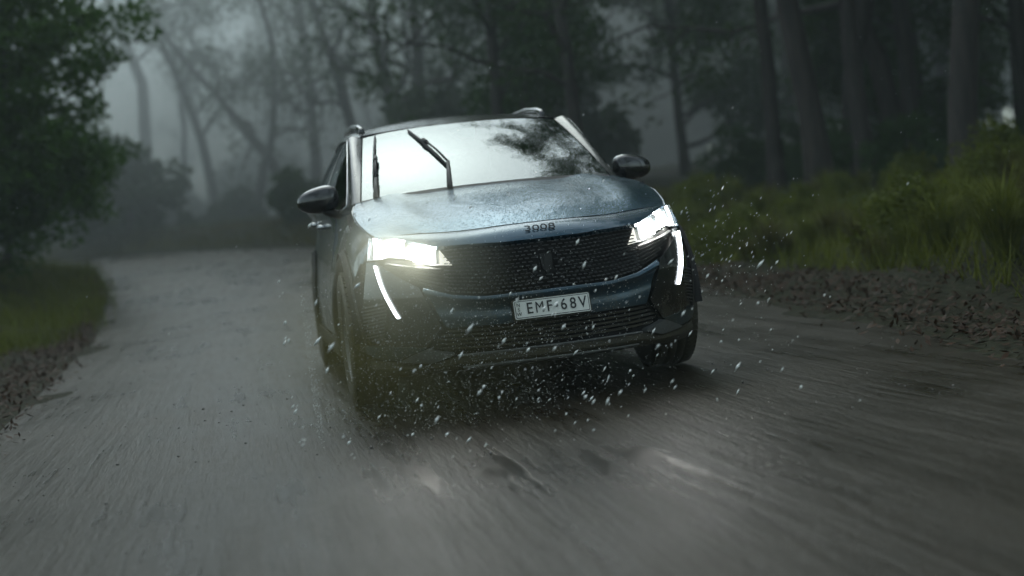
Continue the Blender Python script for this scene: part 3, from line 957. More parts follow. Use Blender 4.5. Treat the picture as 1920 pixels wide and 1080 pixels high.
# wheels
def lathe(profile, n_, cx, cy, cz, s):
    V = []; Fq = []
    m = len(profile)
    for i in range(n_):
        a = 2 * math.pi * i / n_
        for (r, y) in profile: V.append((cx + r * math.cos(a), cy + s * y, cz + r * math.sin(a)))
    for i in range(n_):
        for j in range(m - 1):
            f = (i * m + j, i * m + j + 1, ((i + 1) % n_) * m + j + 1, ((i + 1) % n_) * m + j)
            Fq.append(f if s > 0 else f[::-1])
    return V, Fq
RIM = car_mat('alloy_rim', (0.26, 0.26, 0.26), 0.3, 0.85, 0.0, 0.60, 0.55, 0.02)
for cx in (0.0, -2.675):
    for s in (-1, 1):
        w = empty('wheel', (cx, s * .795, .35)); w.parent = car
        prof = [(.235, -.105), (.300, -.118), (.335, -.108), (.348, -.085), (.350, -.052), (.340, -.050), (.340, -.042), (.351, -.040), (.352, -.006), (.341, -.005), (.341, .005), (.352, .006), (.351, .040), (.340, .042), (.340, .050), (.350, .052), (.348, .085), (.335, .108), (.300, .118), (.235, .105)]
        V, Fq = lathe(prof, 56, 0, 0, 0, s)
        t_ = mesh('tyre', V, Fq, RUBBER, w)
        V = []; Fq = []
        for i in range(64):
            a = 2 * math.pi * (i + .5) / 64
            for yy0, yy1, da in ((.056, .104, .018), (-.104, -.056, -.018)):
                b = len(V)
                for (yy, r, dd) in ((yy0, .3525, 0), (yy1, .345, da), (yy1, .345, da + .05), (yy0, .3525, .05)):
                    V.append((r * math.cos(a + dd), yy, r * math.sin(a + dd)))
                for (yy, r, dd) in ((yy0, .342, 0), (yy1, .338, da), (yy1, .338, da + .05), (yy0, .342, .05)):
                    V.append((r * math.cos(a + dd), yy, r * math.sin(a + dd)))
                Fq += [(b, b + 1, b + 2, b + 3), (b, b + 4, b + 5, b + 1), (b + 1, b + 5, b + 6, b + 2), (b + 2, b + 6, b + 7, b + 3), (b + 3, b + 7, b + 4, b)]
        tb = mesh('tread_blocks', V, Fq, RUBBER, w, False); tb['kind'] = 'stuff'
        V, Fq = lathe([(.236, -.10), (.240, .098), (.225, .104), (.210, .085), (.205, -.09)], 40, 0, 0, 0, s)
        b = len(V)
        for q in range(5):
            a0 = 2 * math.pi * q / 5 + 0.3
            for dl in (-.16, .16):
                pts = []
                for (r, hw, yy) in ((.05, .022, .080), (.14, .018, .088), (.215, .024, .092)):
                    a = a0 + dl * (r / .215)
                    for sg in (-1, 1):
                        for dy in (0, -.03):
                            pts.append((r * math.cos(a) - sg * hw * math.sin(a), s * (yy + dy), r * math.sin(a) + sg * hw * math.cos(a)))
                b = len(V); V += pts
                for k in range(2):
                    o = b + k * 4
                    Fq += [(o, o + 2, o + 6, o + 4), (o, o + 4, o + 5, o + 1), (o + 2, o + 3, o + 7, o + 6)]
        V2, F2 = lathe([(.0, .095), (.05, .092), (.06, .075), (.06, .03)], 20, 0, 0, 0, s)
        b = len(V); V += V2; Fq += [tuple(i + b for i in f) for f in F2]
        mesh('rim', V, Fq, RIM, w, False)
        V, Fq = lathe([(.0, .0), (.17, .0), (.17, -.02), (.0, -.02)], 24, 0, 0, 0, s)
        mesh('brake_disc', V, Fq, SATIN, w)

# ------------------------------------------------------------------ vegetation
def leaf_mat(name, c0, c1, rough=0.45, scale=2.0, trans=0.25):
    k = N(name)
    oc = k.coord()
    a = k.noise(scale, oc, 3); b = k.noise(scale * 14, oc, 2)
    f = k.math('ADD', k.math('MULTIPLY', a, 0.55), k.math('MULTIPLY', b, 0.45))
    k.set(base=k.ramp(f, [(0.34, c0), (0.66, c1)]), rough=rough + .1, spec=0.18)
    tl = k.n('ShaderNodeBsdfTranslucent')
    k.l(k.ramp(f, [(0.34, c0), (0.66, c1)]), tl.inputs['Color'])
    mx = k.n('ShaderNodeMixShader'); mx.inputs[0].default_value = trans
    k.l(k.b.outputs[0], mx.inputs[1]); k.l(tl.outputs[0], mx.inputs[2])
    k.l(mx.outputs[0], k.out.inputs['Surface'])
    return k.m
LEAF_DK = leaf_mat('dark_bush_leaf', (0.016, 0.052, 0.004), (0.080, 0.170, 0.014))
LEAF_EU = leaf_mat('eucalypt_leaf', (0.022, 0.048, 0.010), (0.060, 0.105, 0.026), 0.5, 0.8)
LEAF_CA = leaf_mat('casuarina_needle', (0.016, 0.046, 0.008), (0.056, 0.115, 0.022), 0.6, 0.8)
LEAF_SH = leaf_mat('bank_shrub_leaf', (0.058, 0.080, 0.006), (0.165, 0.185, 0.018), 0.5, 1.2)
LEAF_FE = leaf_mat('fern_leaf', (0.040, 0.070, 0.012), (0.100, 0.150, 0.032), 0.5, 1.5)
GRASSM = leaf_mat('grass_blade', (0.060, 0.082, 0.009), (0.160, 0.172, 0.022), 0.6, 1.0)
DRYG = leaf_mat('dry_tussock_blade', (0.055, 0.054, 0.010), (0.135, 0.125, 0.030), 0.6, 1.0)
LITTERM = leaf_mat('fallen_leaf', (0.010, 0.007, 0.004), (0.075, 0.034, 0.015), 0.5, 9.0, 0.1)
def bark(name, c0, c1):
    k = N(name)
    a = k.noise(3.0, k.coord('Object', (3, 3, 0.5)), 6, 0.65)
    k.set(base=k.ramp(a, [(0.35, c0), (0.65, c1)]), rough=0.7)
    k.bump(a, 0.7, 0.05)
    return k.m
BARK_G = bark('grey_bark', (0.030, 0.025, 0.022), (0.105, 0.090, 0.080))
BARK_D = bark('dark_bark', (0.011, 0.008, 0.006), (0.046, 0.034, 0.028))

def tube_into(V, Fq, pts, radii, sides=7):
    base = len(V)
    n_ = len(pts)
    P = np.array(pts, float)
    D = np.gradient(P, axis=0); D /= np.maximum(np.linalg.norm(D, axis=1, keepdims=True), 1e-9)
    ref = np.array([0.31, 0.95, 0.1])
    for i in range(n_):
        a = np.cross(D[i], ref); a /= np.linalg.norm(a); b = np.cross(a, D[i])
        for k in range(sides):
            t = 2 * math.pi * k / sides
            V.append(P[i] + radii[i] * (a * math.cos(t) + b * math.sin(t)))
    for i in range(n_ - 1):
        for k in range(sides):
            Fq.append((base + i * sides + k, base + i * sides + (k + 1) % sides, base + (i + 1) * sides + (k + 1) % sides, base + (i + 1) * sides + k))

def wander(rng, p, d, L, n_, curl, upw):
    pts = [np.array(p, float)]
    d = np.array(d, float); d /= np.linalg.norm(d)
    for i in range(n_):
        d = d + rng.normal(0, curl, 3) + np.array([0, 0, upw])
        d /= np.linalg.norm(d)
        pts.append(pts[-1] + d * L / n_)
    return pts, d

def leaf_quads(rng, C, size, aspect, droop=0.0):
    """C: (N,3) centres -> quads"""
    n_ = len(C)
    a = rng.normal(0, 1, (n_, 3)); a[:, 2] -= droop
    a /= np.linalg.norm(a, axis=1, keepdims=True)
    b = np.cross(a, rng.normal(0, 1, (n_, 3))); b /= np.maximum(np.linalg.norm(b, axis=1, keepdims=True), 1e-6)
    s = size * rng.uniform(0.6, 1.35, (n_, 1))
    a = a * s; b = b * s / aspect
    return np.stack([C - a, C - a * 0.1 - b, C + a, C - a * 0.1 + b], 1)

def clumps(rng, anchors, per, rad, flat=0.7):
    A = np.repeat(np.array(anchors), per, axis=0)
    d = rng.normal(0, 1, A.shape); d /= np.linalg.norm(d, axis=1, keepdims=True)
    r = rad * rng.uniform(0.1, 1, (len(A), 1)) ** 0.6
    o = d * r; o[:, 2] *= flat
    return A + o

def grow_tree(seed, H, r0, first=0.35, nb=9, spread=0.45, curl=0.10, leaf=6000, lsize=0.16, aspect=3.2, clump=0.75, droop=0.8, mat=None, trunk_pts=None, lean=(0, 0), blen=0.33, twigs=3):
    """returns (trunk verts/faces, leaf quads) in local coordinates"""
    rng = np.random.default_rng(seed)
    V = []; Fq = []
    if trunk_pts is None:
        pts, _ = wander(rng, (0, 0, -0.4), (lean[0], lean[1], 1.0), H, 12, curl * 0.55, 0.06)
    else:
        T = np.array(trunk_pts, float)
        u = np.linspace(0, 1, 14); s = np.linspace(0, 1, len(T))
        pts = [np.array([np.interp(q, s, T[:, i]) for i in range(3)]) + rng.normal(0, 0.03, 3) for q in u]
    n_ = len(pts)
    rad = [r0 * (1.25 if i == 0 else 1.0) * (1 - 0.82 * (i / (n_ - 1)) ** 0.9) for i in range(n_)]
    tube_into(V, Fq, pts, rad, 9)
    tips = []
    for k in range(nb):
        q = first + (1 - first) * (k + rng.uniform(0, 0.8)) / nb
        i = min(int(q * (n_ - 1)), n_ - 2)
        p = pts[i] + (pts[i + 1] - pts[i]) * (q * (n_ - 1) - i)
        az = rng.uniform(0, 2 * math.pi)
        d = np.array([math.cos(az), math.sin(az), rng.uniform(0.15, 1.0)])
        L = H * blen * rng.uniform(0.6, 1.15) * (1.15 - 0.5 * q) * spread / 0.45
        bp, dd = wander(rng, p, d, L, 6, curl * 2.0, 0.05)
        br = rad[i] * 0.5
        tube_into(V, Fq, bp, [br * (1 - 0.75 * w / 6) for w in range(7)], 6)
        tips.append(bp[-1]); tips.append(bp[4])
        for t in range(twigs):
            j = rng.integers(2, 6)
            d2 = dd + rng.normal(0, 0.8, 3)
            tp, _ = wander(rng, bp[j], d2, L * rng.uniform(0.3, 0.6), 4, curl * 2.5, 0.04)
            tube_into(V, Fq, tp, [br * 0.35 * (1 - 0.7 * w / 4) for w in range(5)], 4)
            tips.append(tp[-1]); tips.append(tp[2])
    tips.append(pts[-1])
    per = max(1, leaf // len(tips))
    C = clumps(rng, tips, per, clump)
    Q = leaf_quads(rng, C, lsize, aspect, droop)
    return V, Fq, Q

def trunk_mesh(V, Fq, mat):
    me = bpy.data.meshes.new('trunk')
    me.from_pydata([tuple(map(float, v)) for v in V], [], Fq)
    me.polygons.foreach_set('use_smooth', [True] * len(me.polygons))
    me.materials.append(mat); me.update()
    return me

class Kind:
    def __init__(s, bark_, leafm, **kw):
        V, Fq, Q = grow_tree(**kw)
        s.t = trunk_mesh(V, Fq, bark_)
        s.c = quads_mesh('crown', Q, leafm)

def plant_tree(kind, name, x, y, label, cat='tree', group=None, rot=0.0, sc=1.0, dz=0.0):
    root = empty(name, (x, y, gz(x, y) + dz))
    root.rotation_euler[2] = rot
    root.scale = (sc, sc, sc)
    link('trunk', kind.t, root); link('crown', kind.c, root)
    tag(root, label, cat, group)
    return root

EU = [Kind(BARK_G, LEAF_EU, seed=11 + i, H=17 + i, r0=0.24, first=0.30, nb=11, leaf=3000, lsize=0.13, clump=0.95, curl=0.13, spread=0.5) for i in range(3)]
EUD = [Kind(BARK_D, LEAF_EU, seed=31 + i, H=15 + i, r0=0.24, first=0.22, nb=12, leaf=6500, lsize=0.12, clump=0.85, curl=0.16, spread=0.55, twigs=4) for i in range(2)]
CA = [Kind(BARK_D, LEAF_CA, seed=51 + i, H=13 + i, r0=0.18, first=0.08, nb=24, leaf=20000, lsize=0.14, aspect=3.2, clump=0.75, curl=0.10, spread=0.36, droop=0.3) for i in range(2)]
TALL = [Kind(BARK_D, LEAF_CA, seed=71 + i, H=18 + i, r0=0.21, first=0.25, nb=14, leaf=8000, lsize=0.14, clump=0.85, curl=0.08, spread=0.33) for i in range(2)]

R = random.Random(3)
# named trees one can tell apart
def special(seed, pts, r0, label, k_=1.0, **kw):
    c_ = np.array(CAM_P); pts = [tuple(c_ + (np.array(p) - c_) * k_) for p in pts]
    r0 *= k_; kw['lsize'] = kw.get('lsize', .1) * k_ ** .5; kw['clump'] = kw.get('clump', .8) * k_; kw['H'] = kw.get('H', 9) * k_
    x, y = pts[0][0], pts[0][1]
    z0 = gz(x, y)
    loc = [(p[0] - x, p[1] - y, p[2] - z0 if i else -0.5) for i, p in enumerate(pts)]
    k = Kind(kw.pop('bark', BARK_G), kw.pop('leafm', LEAF_EU), seed=seed, H=kw.pop('H', 9), r0=r0, trunk_pts=loc, **kw)
    root = empty('gum_tree', (x, y, z0))
    link('trunk', k.t, root); link('crown', k.c, root)
    tag(root, label, 'tree')
    return root
special(101, [(-45, -4.4, 1), (-45, -4.2, 4), (-45, -4.0, 7.3), (-45, -4.9, 10), (-45.5, -5.6, 14), (-45, -5.2, 18)], 0.30, 'tall misty gum standing at the far bend left of the leaning trunk', k_=1.25, first=0.42, nb=10, leaf=2600, lsize=0.12, clump=1.0, H=12)
special(102, [(-31, 0.3, 1), (-31, -0.2, 3.0), (-31.3, -1.2, 4.6), (-32, -2.4, 6.3), (-32.5, -3.2, 8.2), (-33, -3.4, 11)], 0.17, 'gum with a long trunk leaning left above the road crest', k_=1.35, first=0.35, nb=11, leaf=1500, lsize=0.10, clump=0.8, H=9, curl=0.2, twigs=4)
special(103, [(-32, -1.05, 1), (-32, -0.5, 2.9), (-32, -0.1, 4.0), (-32.2, 0.2, 6.2), (-32.4, -0.3, 9), (-32.6, -0.2, 13)], 0.16, 'slim gum crossing in front of the leaning trunk', k_=1.3, first=0.35, nb=11, leaf=1500, lsize=0.10, clump=0.8, H=9, curl=0.2, twigs=4)
special(104, [(-28, 0.55, 1), (-28, 0.7, 3), (-28, 0.75, 6.8), (-28, 0.6, 11), (-28, 0.9, 16)], 0.17, 'straight pale gum rising just left of the car roof', k_=1.5, first=0.30, nb=11, leaf=1900, lsize=0.10, clump=0.9, H=11, curl=0.16)
special(105, [(-20, 3.6, 1), (-20, 1.0, 2.7), (-20, 0.80, 4.3), (-20.4, 0.45, 5.6), (-20.5, 0.9, 8), (-20.6, 1.2, 12)], 0.14, 'dark forked gum with crooked limbs directly behind the left roof rail', k_=1.75, bark=BARK_D, first=0.25, nb=11, leaf=1800, lsize=0.09, clump=0.75, H=8, curl=0.25, twigs=4)
special(106, [(-18, 4.2, 0.6), (-18, 1.6, 2.6), (-18, 1.50, 3.6), (-18, 1.35, 4.9), (-18, 1.9, 7), (-18.2, 2.2, 11)], 0.19, 'thick dark gum with low side branches behind the middle of the roof', k_=1.8, bark=BARK_D, first=0.22, nb=12, leaf=2400, lsize=0.09, clump=0.75, H=8, curl=0.2, twigs=4)
special(107, [(-24, 4.4, 0.8), (-24, 2.9, 3.0), (-24, 2.95, 5.9), (-24, 3.1, 9), (-24, 3.0, 14)], 0.20, 'upright dark gum between the thick gum and the bushy casuarina', k_=1.45, bark=BARK_D, first=0.25, nb=11, leaf=2600, lsize=0.10, clump=0.85, H=10, curl=0.15)
for i, (x, y, lab) in enumerate(((-29, 5.6, 'dense dark casuarina directly above the car roof'), (-35, 7.4, 'dark casuarina half hidden behind the denser one above the roof'))):
    plant_tree(CA[i], 'casuarina_tree', x, y, lab, rot=i * 2.0, sc=1.15)
plant_tree(EUD[0], 'gum_tree', -24, 6.4, 'thin dark gum standing right of the roof casuarinas', rot=1.0, sc=0.8)
plant_tree(CA[1], 'casuarina_tree', -35, 12.3, 'hazy conifer shaped tree above the far door mirror', rot=0.5, sc=1.0)
for i, (x, y, sc, lab) in enumerate(((-22, 10.1, 0.95, 'slender dark tree first in the row above the right bank'), (-16, 8.6, 1.15, 'thick purple brown trunk in the middle of the right bank'),
                                     (-18.5, 10.6, 0.95, 'dark tree standing between the two thick trunks on the right'), (-12, 9.1, 1.1, 'thickest dark trunk near the right picture edge'),
                                     (-22, 13.3, 1.0, 'thin dark trunk behind the thickest one'), (-9, 9.0, 1.0, 'dark leafy tree filling the right picture edge'))):
    plant_tree(TALL[i % 2], 'forest_tree', x, y, lab, rot=i * 1.3, sc=sc)

# misty trees beyond the bend
n = 0
for i in range(44):
    for tr in range(50):
        x = R.uniform(-112, -50); y = R.uniform(-34, 34)
        if x > -45 and y < 6: continue
        if y < float(yr(x)) + 1.5 and y > float(yl(x)) - 1.5: continue
        if -50 < x and y < -9: continue
        if y < -20 and x > -60: continue
        break
    kd = R.choice(EU + EU + CA + EUD)
    plant_tree(kd, 'misty_tree', x, y, 'pale tree fading into the mist beyond the road bend', 'tree', 'misty trees beyond the bend', R.uniform(0, 6.28), R.uniform(0.75, 1.1))
# dark wood on the right
for i in range(34):
    for tr in range(60):
        x = R.uniform(-42, 0); y = R.uniform(11, 30)
        if not 0.24 < (y + 1.4) / (7.5 - x) < 0.40: break
    plant_tree(R.choice(TALL + CA + EUD), 'dark_tree', x, y, 'dark tree trunk deep in the wood right of the road', 'tree', 'dark wood right of the road', R.uniform(0, 6.28), R.uniform(0.8, 1.15))
for i in range(50):
    x = R.uniform(-75, 5); y = R.uniform(28, 62)
    if i > 33: x = R.uniform(-85, -42); y = R.uniform(13, 28)
    plant_tree(R.choice(TALL + CA + EUD + CA), 'far_tree', x, y, 'far grey tree closing the gaps behind the dark wood on the right', 'tree', 'far trees behind the dark wood', R.uniform(0, 6.28), R.uniform(0.9, 1.2))
for i, (x, y, sc_) in enumerate(((-84, 25.0, 1.2), (-66, 20.5, 1.25), (-96, 28.5, 1.2), (-44, 20.2, 1.15), (-56, 25.2, 1.2), (-40, 18.0, 1.0), (-62, 28.5, 1.2), (-36, 20.6, 1.1))):
    plant_tree(CA[i % 2], 'far_casuarina', x, y, 'grey green casuarina in the mist beyond the near right trunks', 'tree', 'misty casuarinas beyond the right trunks', i * 1.7, sc_)
# wood on the left, behind the bush
for i in range(12):
    x = R.uniform(-38, -4); y = R.uniform(-22, -9)
    plant_tree(R.choice(TALL + EUD), 'shaded_tree', x, y, 'shaded tree behind the dark leafy bush on the left', 'tree', 'shaded wood left of the road', R.uniform(0, 6.28), R.uniform(0.8, 1.1))
# roadside trees that lean over the road (seen in the windscreen and shading the verges)
special(108, [(-6.0, 10.2, .8), (-6.2, 10.0, 4), (-6.5, 9.6, 7), (-6.8, 9.2, 10), (-7, 9.0, 13)], 0.24, 'tall gum on the right bank whose crown hangs over the car roof', bark=BARK_D, leafm=LEAF_CA, first=0.55, nb=9, leaf=5200, lsize=.09, clump=.7, H=11)
for (x, y, sc, rot) in ((3, 7.6, 0.95, 2.2), (11, 6.5, 1.0, 4.0), (19, 7, 1.0, 1.0), (26, -7.5, 1.0, 3.0), (17, -8.0, 1.0, 5.0), (6, -9, 1.0, 0.7), (33, 2, 1.0, 2.0), (36, -5, 1.05, 2.7), (38, 7, 1.05, 0.9), (30, 12, 1.0, 0.2), (24, -14, 1.0, 4.4)):
    plant_tree(R.choice(TALL + EUD), 'roadside_tree', x, y, 'roadside tree standing on the near side of the car', 'tree', 'roadside trees around the camera', rot, sc)

# big leafy bushes on the left
def bush_kind(seed, lobes, leaf, lsize, mat_, aspect=1.8, stem=0.05):
    rng = np.random.default_rng(seed)
    V = []; Fq = []
    A = []
    for (c, r) in lobes:
        m_ = int(10 * r * r) + 5
        d = rng.normal(0, 1, (m_ * 4, 3)); d /= np.linalg.norm(d, axis=1, keepdims=True)
        A += [np.array(c) + v * r * np.array([1, 1, .9]) * rng.uniform(0.45, 1.05) for v in d]
        bp, _ = wander(rng, (rng.normal(0, .15), rng.normal(0, .15), -0.2), np.array(c) + np.array([0, 0, .3]), np.linalg.norm(c), 6, 0.1, 0.02)
        tube_into(V, Fq, bp, [stem * (1 - .6 * w / 6) for w in range(7)], 6)
    per = max(1, leaf // len(A))
    C = clumps(rng, A, per, 0.30, 0.8)
    Q = leaf_quads(rng, C, lsize, aspect, 0.25)
    k = Kind.__new__(Kind)
    k.t = trunk_mesh(V, Fq, BARK_D); k.t.name = 'stem'
    k.c = quads_mesh('foliage', Q, mat_)
    return k
BB = bush_kind(201, [((0, 0, 1.2), 1.5), ((0.2, 1.2, 2.9), 1.25), ((0, -0.6, 3.4), 1.6), ((-.4, 0.5, 4.9), 1.4), ((.3, -1.5, 1.8), 1.4), ((0.6, 0.9, 1.2), 0.95)], 42000, 0.052, LEAF_DK)
BB2 = bush_kind(202, [((0, 0, 1.2), 1.5), ((0.3, 0.8, 2.6), 1.3), ((0, -0.4, 4.0), 1.6), ((-.5, 0.3, 5.6), 1.3), ((.5, -1.5, 2.0), 1.4)], 30000, 0.055, LEAF_DK)
def plant_bush(kind, name, x, y, label, cat='bush', group=None, rot=0.0, sc=1.0, dz=0.0):
    root = empty(name, (x, y, gz(x, y) + dz)); root.rotation_euler[2] = rot; root.scale = (sc, sc, sc)
    link('stem', kind.t, root); link('foliage', kind.c, root)
    tag(root, label, cat, group)
    return root
plant_bush(BB, 'leafy_bush', -20.5, -6.3, 'dense leafy dark green bush overhanging the left road edge', rot=0.1, sc=1.5)
plant_bush(BB2, 'leafy_bush', -16.5, -7.6, 'tall dark bush at the left picture edge', rot=1.0, sc=1.35)
plant_bush(BB2, 'leafy_bush', -27, -6.9, 'misty bush just behind the overhanging bush', rot=2.5, sc=1.15)
plant_bush(BB, 'leafy_bush', -20.5, -9.8, 'shaded bush deep behind the overhanging bush', rot=3.5, sc=1.1)

# misty undergrowth shrubs behind the crest
MS = bush_kind(204, [((0, 0, .8), 1.0), ((.6, .8, 1.2), .9), ((-.5, -.8, 1.0), .9), ((0, .2, 2.0), .8)], 6000, 0.10, LEAF_EU)
for i in range(46):
    for tr in range(40):
        x = R.uniform(-100, -30); y = R.uniform(-16, 14)
        if y < float(yr(x)) + 1.3 and y > float(yl(x)) - 1.3: continue
        break
    plant_bush(MS, 'misty_shrub', x, y, 'pale shrub in the mist under the far trees', 'shrub', 'misty shrubs under the far trees', R.uniform(0, 6.28), R.uniform(0.8, 1.5))
for i in range(34):
    for tr in range(60):
        x = R.uniform(-60, -34); y = R.uniform(-10, 5)
        if y > float(yr(x)) + 1.2: break
    plant_bush(MS, 'bend_shrub', x, y, 'grey green shrub on the outer bank of the road bend', 'shrub', 'shrubs on the outer bank of the bend', R.uniform(0, 6.28), R.uniform(0.3, 0.65), -.1)
# shrubs and ferns on the right bank
SH = [bush_kind(210 + i, [((0, 0, .45), .55), ((.4, .4, .55), .45), ((-.4, -.3, .5), .5), ((.1, -.1, .95), .4)], 5200, 0.05, LEAF_SH, 2.4, 0.02) for i in range(2)]
def fern_kind(seed, nf=22, L=0.9):
    rng = np.random.default_rng(seed)
    V = []; Fq = []; Q = []
    for i in range(nf):
        az = 2 * math.pi * i / nf + rng.uniform(-.2, .2)
        l_ = L * rng.uniform(0.7, 1.15)
        d = np.array([math.cos(az), math.sin(az), 0])
        side = np.array([-math.sin(az), math.cos(az), 0])
        pts = [d * l_ * t + np.array([0, 0, l_ * (1.15 * t - 1.05 * t * t)]) for t in np.linspace(0, 1, 9)]
        tube_into(V, Fq, pts, [.008 * (1 - .7 * w / 8) for w in range(9)], 3)
        for j in range(1, 17):
            t = j / 17
            p = d * l_ * t + np.array([0, 0, l_ * (1.15 * t - 1.05 * t * t)])
            wl = 0.17 * l_ * math.sin(math.pi * (t * .85 + .1)) + .015
            for sg in (-1, 1):
                e = p + sg * side * wl + d * wl * .25 - np.array([0, 0, wl * .25])
                q = d * .028
                Q.append([p - q * .5, e - q * .15, e + q * .25, p + q * .6])
    k = Kind.__new__(Kind)
    k.t = trunk_mesh(V, Fq, BARK_G); k.t.name = 'stem'
    k.c = quads_mesh('foliage', np.array(Q), LEAF_FE)
    return k
FE = [fern_kind(220), fern_kind(221, 18, 1.0)]
def tuft_kind(seed, nb, L, mat_, w=0.008):
    rng = np.random.default_rng(seed)
    Q = []
    for i in range(nb):
        az = rng.uniform(0, 2 * math.pi); l_ = L * rng.uniform(.5, 1.15); lean = rng.uniform(.15, .9)
        d = np.array([math.cos(az), math.sin(az), 0]); sd_ = np.array([-math.sin(az), math.cos(az), 0]) * w
        p0 = d * rng.uniform(0, .10); p1 = p0 + d * l_ * lean * .35 + np.array([0, 0, l_ * .62]); p2 = p0 + d * l_ * lean + np.array([0, 0, l_ * (1.0 - lean * .45)])
        Q.append([p0 - sd_, p0 + sd_, p1 + sd_ * .8, p1 - sd_ * .8]); Q.append([p1 - sd_ * .8, p1 + sd_ * .8, p2 + sd_ * .1, p2 - sd_ * .1])
    return quads_mesh('tussock', np.array(Q), mat_)
TU = [tuft_kind(230, 260, 0.9, GRASSM), tuft_kind(231, 220, 0.75, DRYG)]
for i in range(130):
    x = R.uniform(-26, 3.5); d = 1.0 + 4.4 * R.random() ** 1.2
    y = max(float(yr(x)), 1.6) + d
    q = R.random()
    rot = R.uniform(0, 6.28); sc = R.uniform(0.42, 0.8)
    if q < 0.34 and x < -3:
        plant_bush(SH[i % 2], 'low_shrub', x, y, 'low olive green shrub on the bank right of the road', 'shrub', 'low shrubs on the right bank', rot, sc * 0.85, -0.05)
    elif 0.34 <= q < 0.46 and x < -5:
        plant_bush(FE[i % 2], 'fern', x, y, 'spreading green fern on the bank right of the road', 'fern', 'ferns on the right bank', rot, sc, -0.03)
    else:
        o = link('tussock', TU[i % 2]); o.location = (x, y, gz(x, y) - .03); o.rotation_euler[2] = rot; o.scale = (sc, sc, sc)
        tag(o, ('long green' if i % 2 == 0 else 'straw coloured') + ' grass tussock on the bank right of the road', 'tussock', ('green' if i % 2 == 0 else 'dry') + ' tussocks on the right bank')
# taller scrub at the back of the right bank
SCR = bush_kind(240, [((0, 0, .7), .9), ((.6, .6, 1.3), .8), ((-.5, -.5, 1.2), .8), ((.1, 0, 2.1), .7)], 7000, 0.06, LEAF_CA, 2.4, .03)
for i in range(24):
    x = R.uniform(-30, -6); y = max(float(yr(x)), 2) + R.uniform(7.5, 12)
    plant_bush(SCR, 'tall_scrub', x, y, 'taller dark scrub at the back of the right bank', 'shrub', 'tall scrub behind the right bank', R.uniform(0, 6.28), R.uniform(0.4, 0.65), -0.1)

# grass on the left verge (nobody could count the blades)
def scatter_quads(rng, XY, L, w):
    n_ = len(XY)
    Z = ground_h(XY[:, 0], XY[:, 1])
    P0 = np.column_stack([XY, Z - .01])
    az = rng.uniform(0, 2 * math.pi, n_); l_ = L * rng.uniform(.5, 1.2, n_)
    d = np.column_stack([np.cos(az), np.sin(az), np.zeros(n_)]); sd_ = np.column_stack([-np.sin(az), np.cos(az), np.zeros(n_)]) * w
    tip = P0 + d * (l_ * rng.uniform(.1, .8, n_))[:, None]; tip[:, 2] += l_ * rng.uniform(.5, 1, n_)
    return np.stack([P0 - sd_, P0 + sd_, tip + sd_ * .1, tip - sd_ * .1], 1)
rg = np.random.default_rng(90)
n_ = 40000
x = -58 + 59.5 * rg.uniform(0, 1, n_) ** .75; y = yl(x) - np.interp(x, [-14, -7], [.25, 1.0]) - 3.4 * rg.uniform(0, 1, n_) ** 1.3 + rg.normal(0, .16, n_)
XY = np.column_stack([x, y]); keep = (np.sin(x * 1.7) + np.cos(y * 2.3 + x)) * .25 + rg.uniform(0, 1, n_) > .35
go = link('grass', quads_mesh('grass', scatter_quads(rg, XY[keep], .36, .007), GRASSM))
tag(go, 'short green grass on the verge below the left bush', 'grass', kind='stuff')
n_ = 30000
x = rg.uniform(-30, 4, n_); y = yr(x) + 1.0 + 4.0 * rg.uniform(0, 1, n_)
go = link('bank_grass', quads_mesh('bank_grass', scatter_quads(rg, np.column_stack([x, y]), .34, .007), GRASSM))
tag(go, 'thin mixed grass covering the right bank', 'grass', kind='stuff')
n_ = 22000
x = rg.uniform(-64, -24, n_); y = yr(x) + .3 + 6.0 * rg.uniform(0, 1, n_)
go = link('bend_grass', quads_mesh('bend_grass', scatter_quads(rg, np.column_stack([x, y]), .40, .010), DRYG))
tag(go, 'pale grass on the outer bank of the road bend', 'grass', kind='stuff')
# leaf litter along both edges
def litter(n_, side, seed, name, label):
    rng = np.random.default_rng(seed)
    x = rng.uniform(-26, 3.2 if side > 0 else 0.8, n_)
    o = np.abs(rng.normal(0, .42, n_)) * np.where(rng.uniform(-.3, 1, n_) > 0, 1, -.35)
    o = o * (1.0 if side > 0 else np.interp(x, [-14, -5], [.3, 1.0]))
    y = yr(x) + .28 + o * 1.0 if side > 0 else yl(x) - .30 - o * 1.0
    Z = np.maximum(ground_h(x, y), road_h(x, y)) + .012 + rng.uniform(0, .02, n_)
    C = np.column_stack([x, y, Z])
    a = rng.normal(0, 1, (n_, 3)); a[:, 2] *= .35; a /= np.linalg.norm(a, axis=1, keepdims=True)
    b = np.cross(a, np.array([0, 0, 1.0]) + rng.normal(0, .25, (n_, 3))); b /= np.linalg.norm(b, axis=1, keepdims=True)
    s = rng.uniform(.014, .040, (n_, 1))
    Q = np.stack([C - a * s, C - b * s * .35, C + a * s, C + b * s * .35], 1)
    o = link(name, quads_mesh(name, Q, LITTERM))
    tag(o, label, 'leaf litter', kind='stuff')
litter(15000, 1, 91, 'leaf_litter', 'brown fallen leaves and bark along the right road edge')
litter(11000, -1, 92, 'leaf_litter', 'dark fallen leaves along the left road edge')

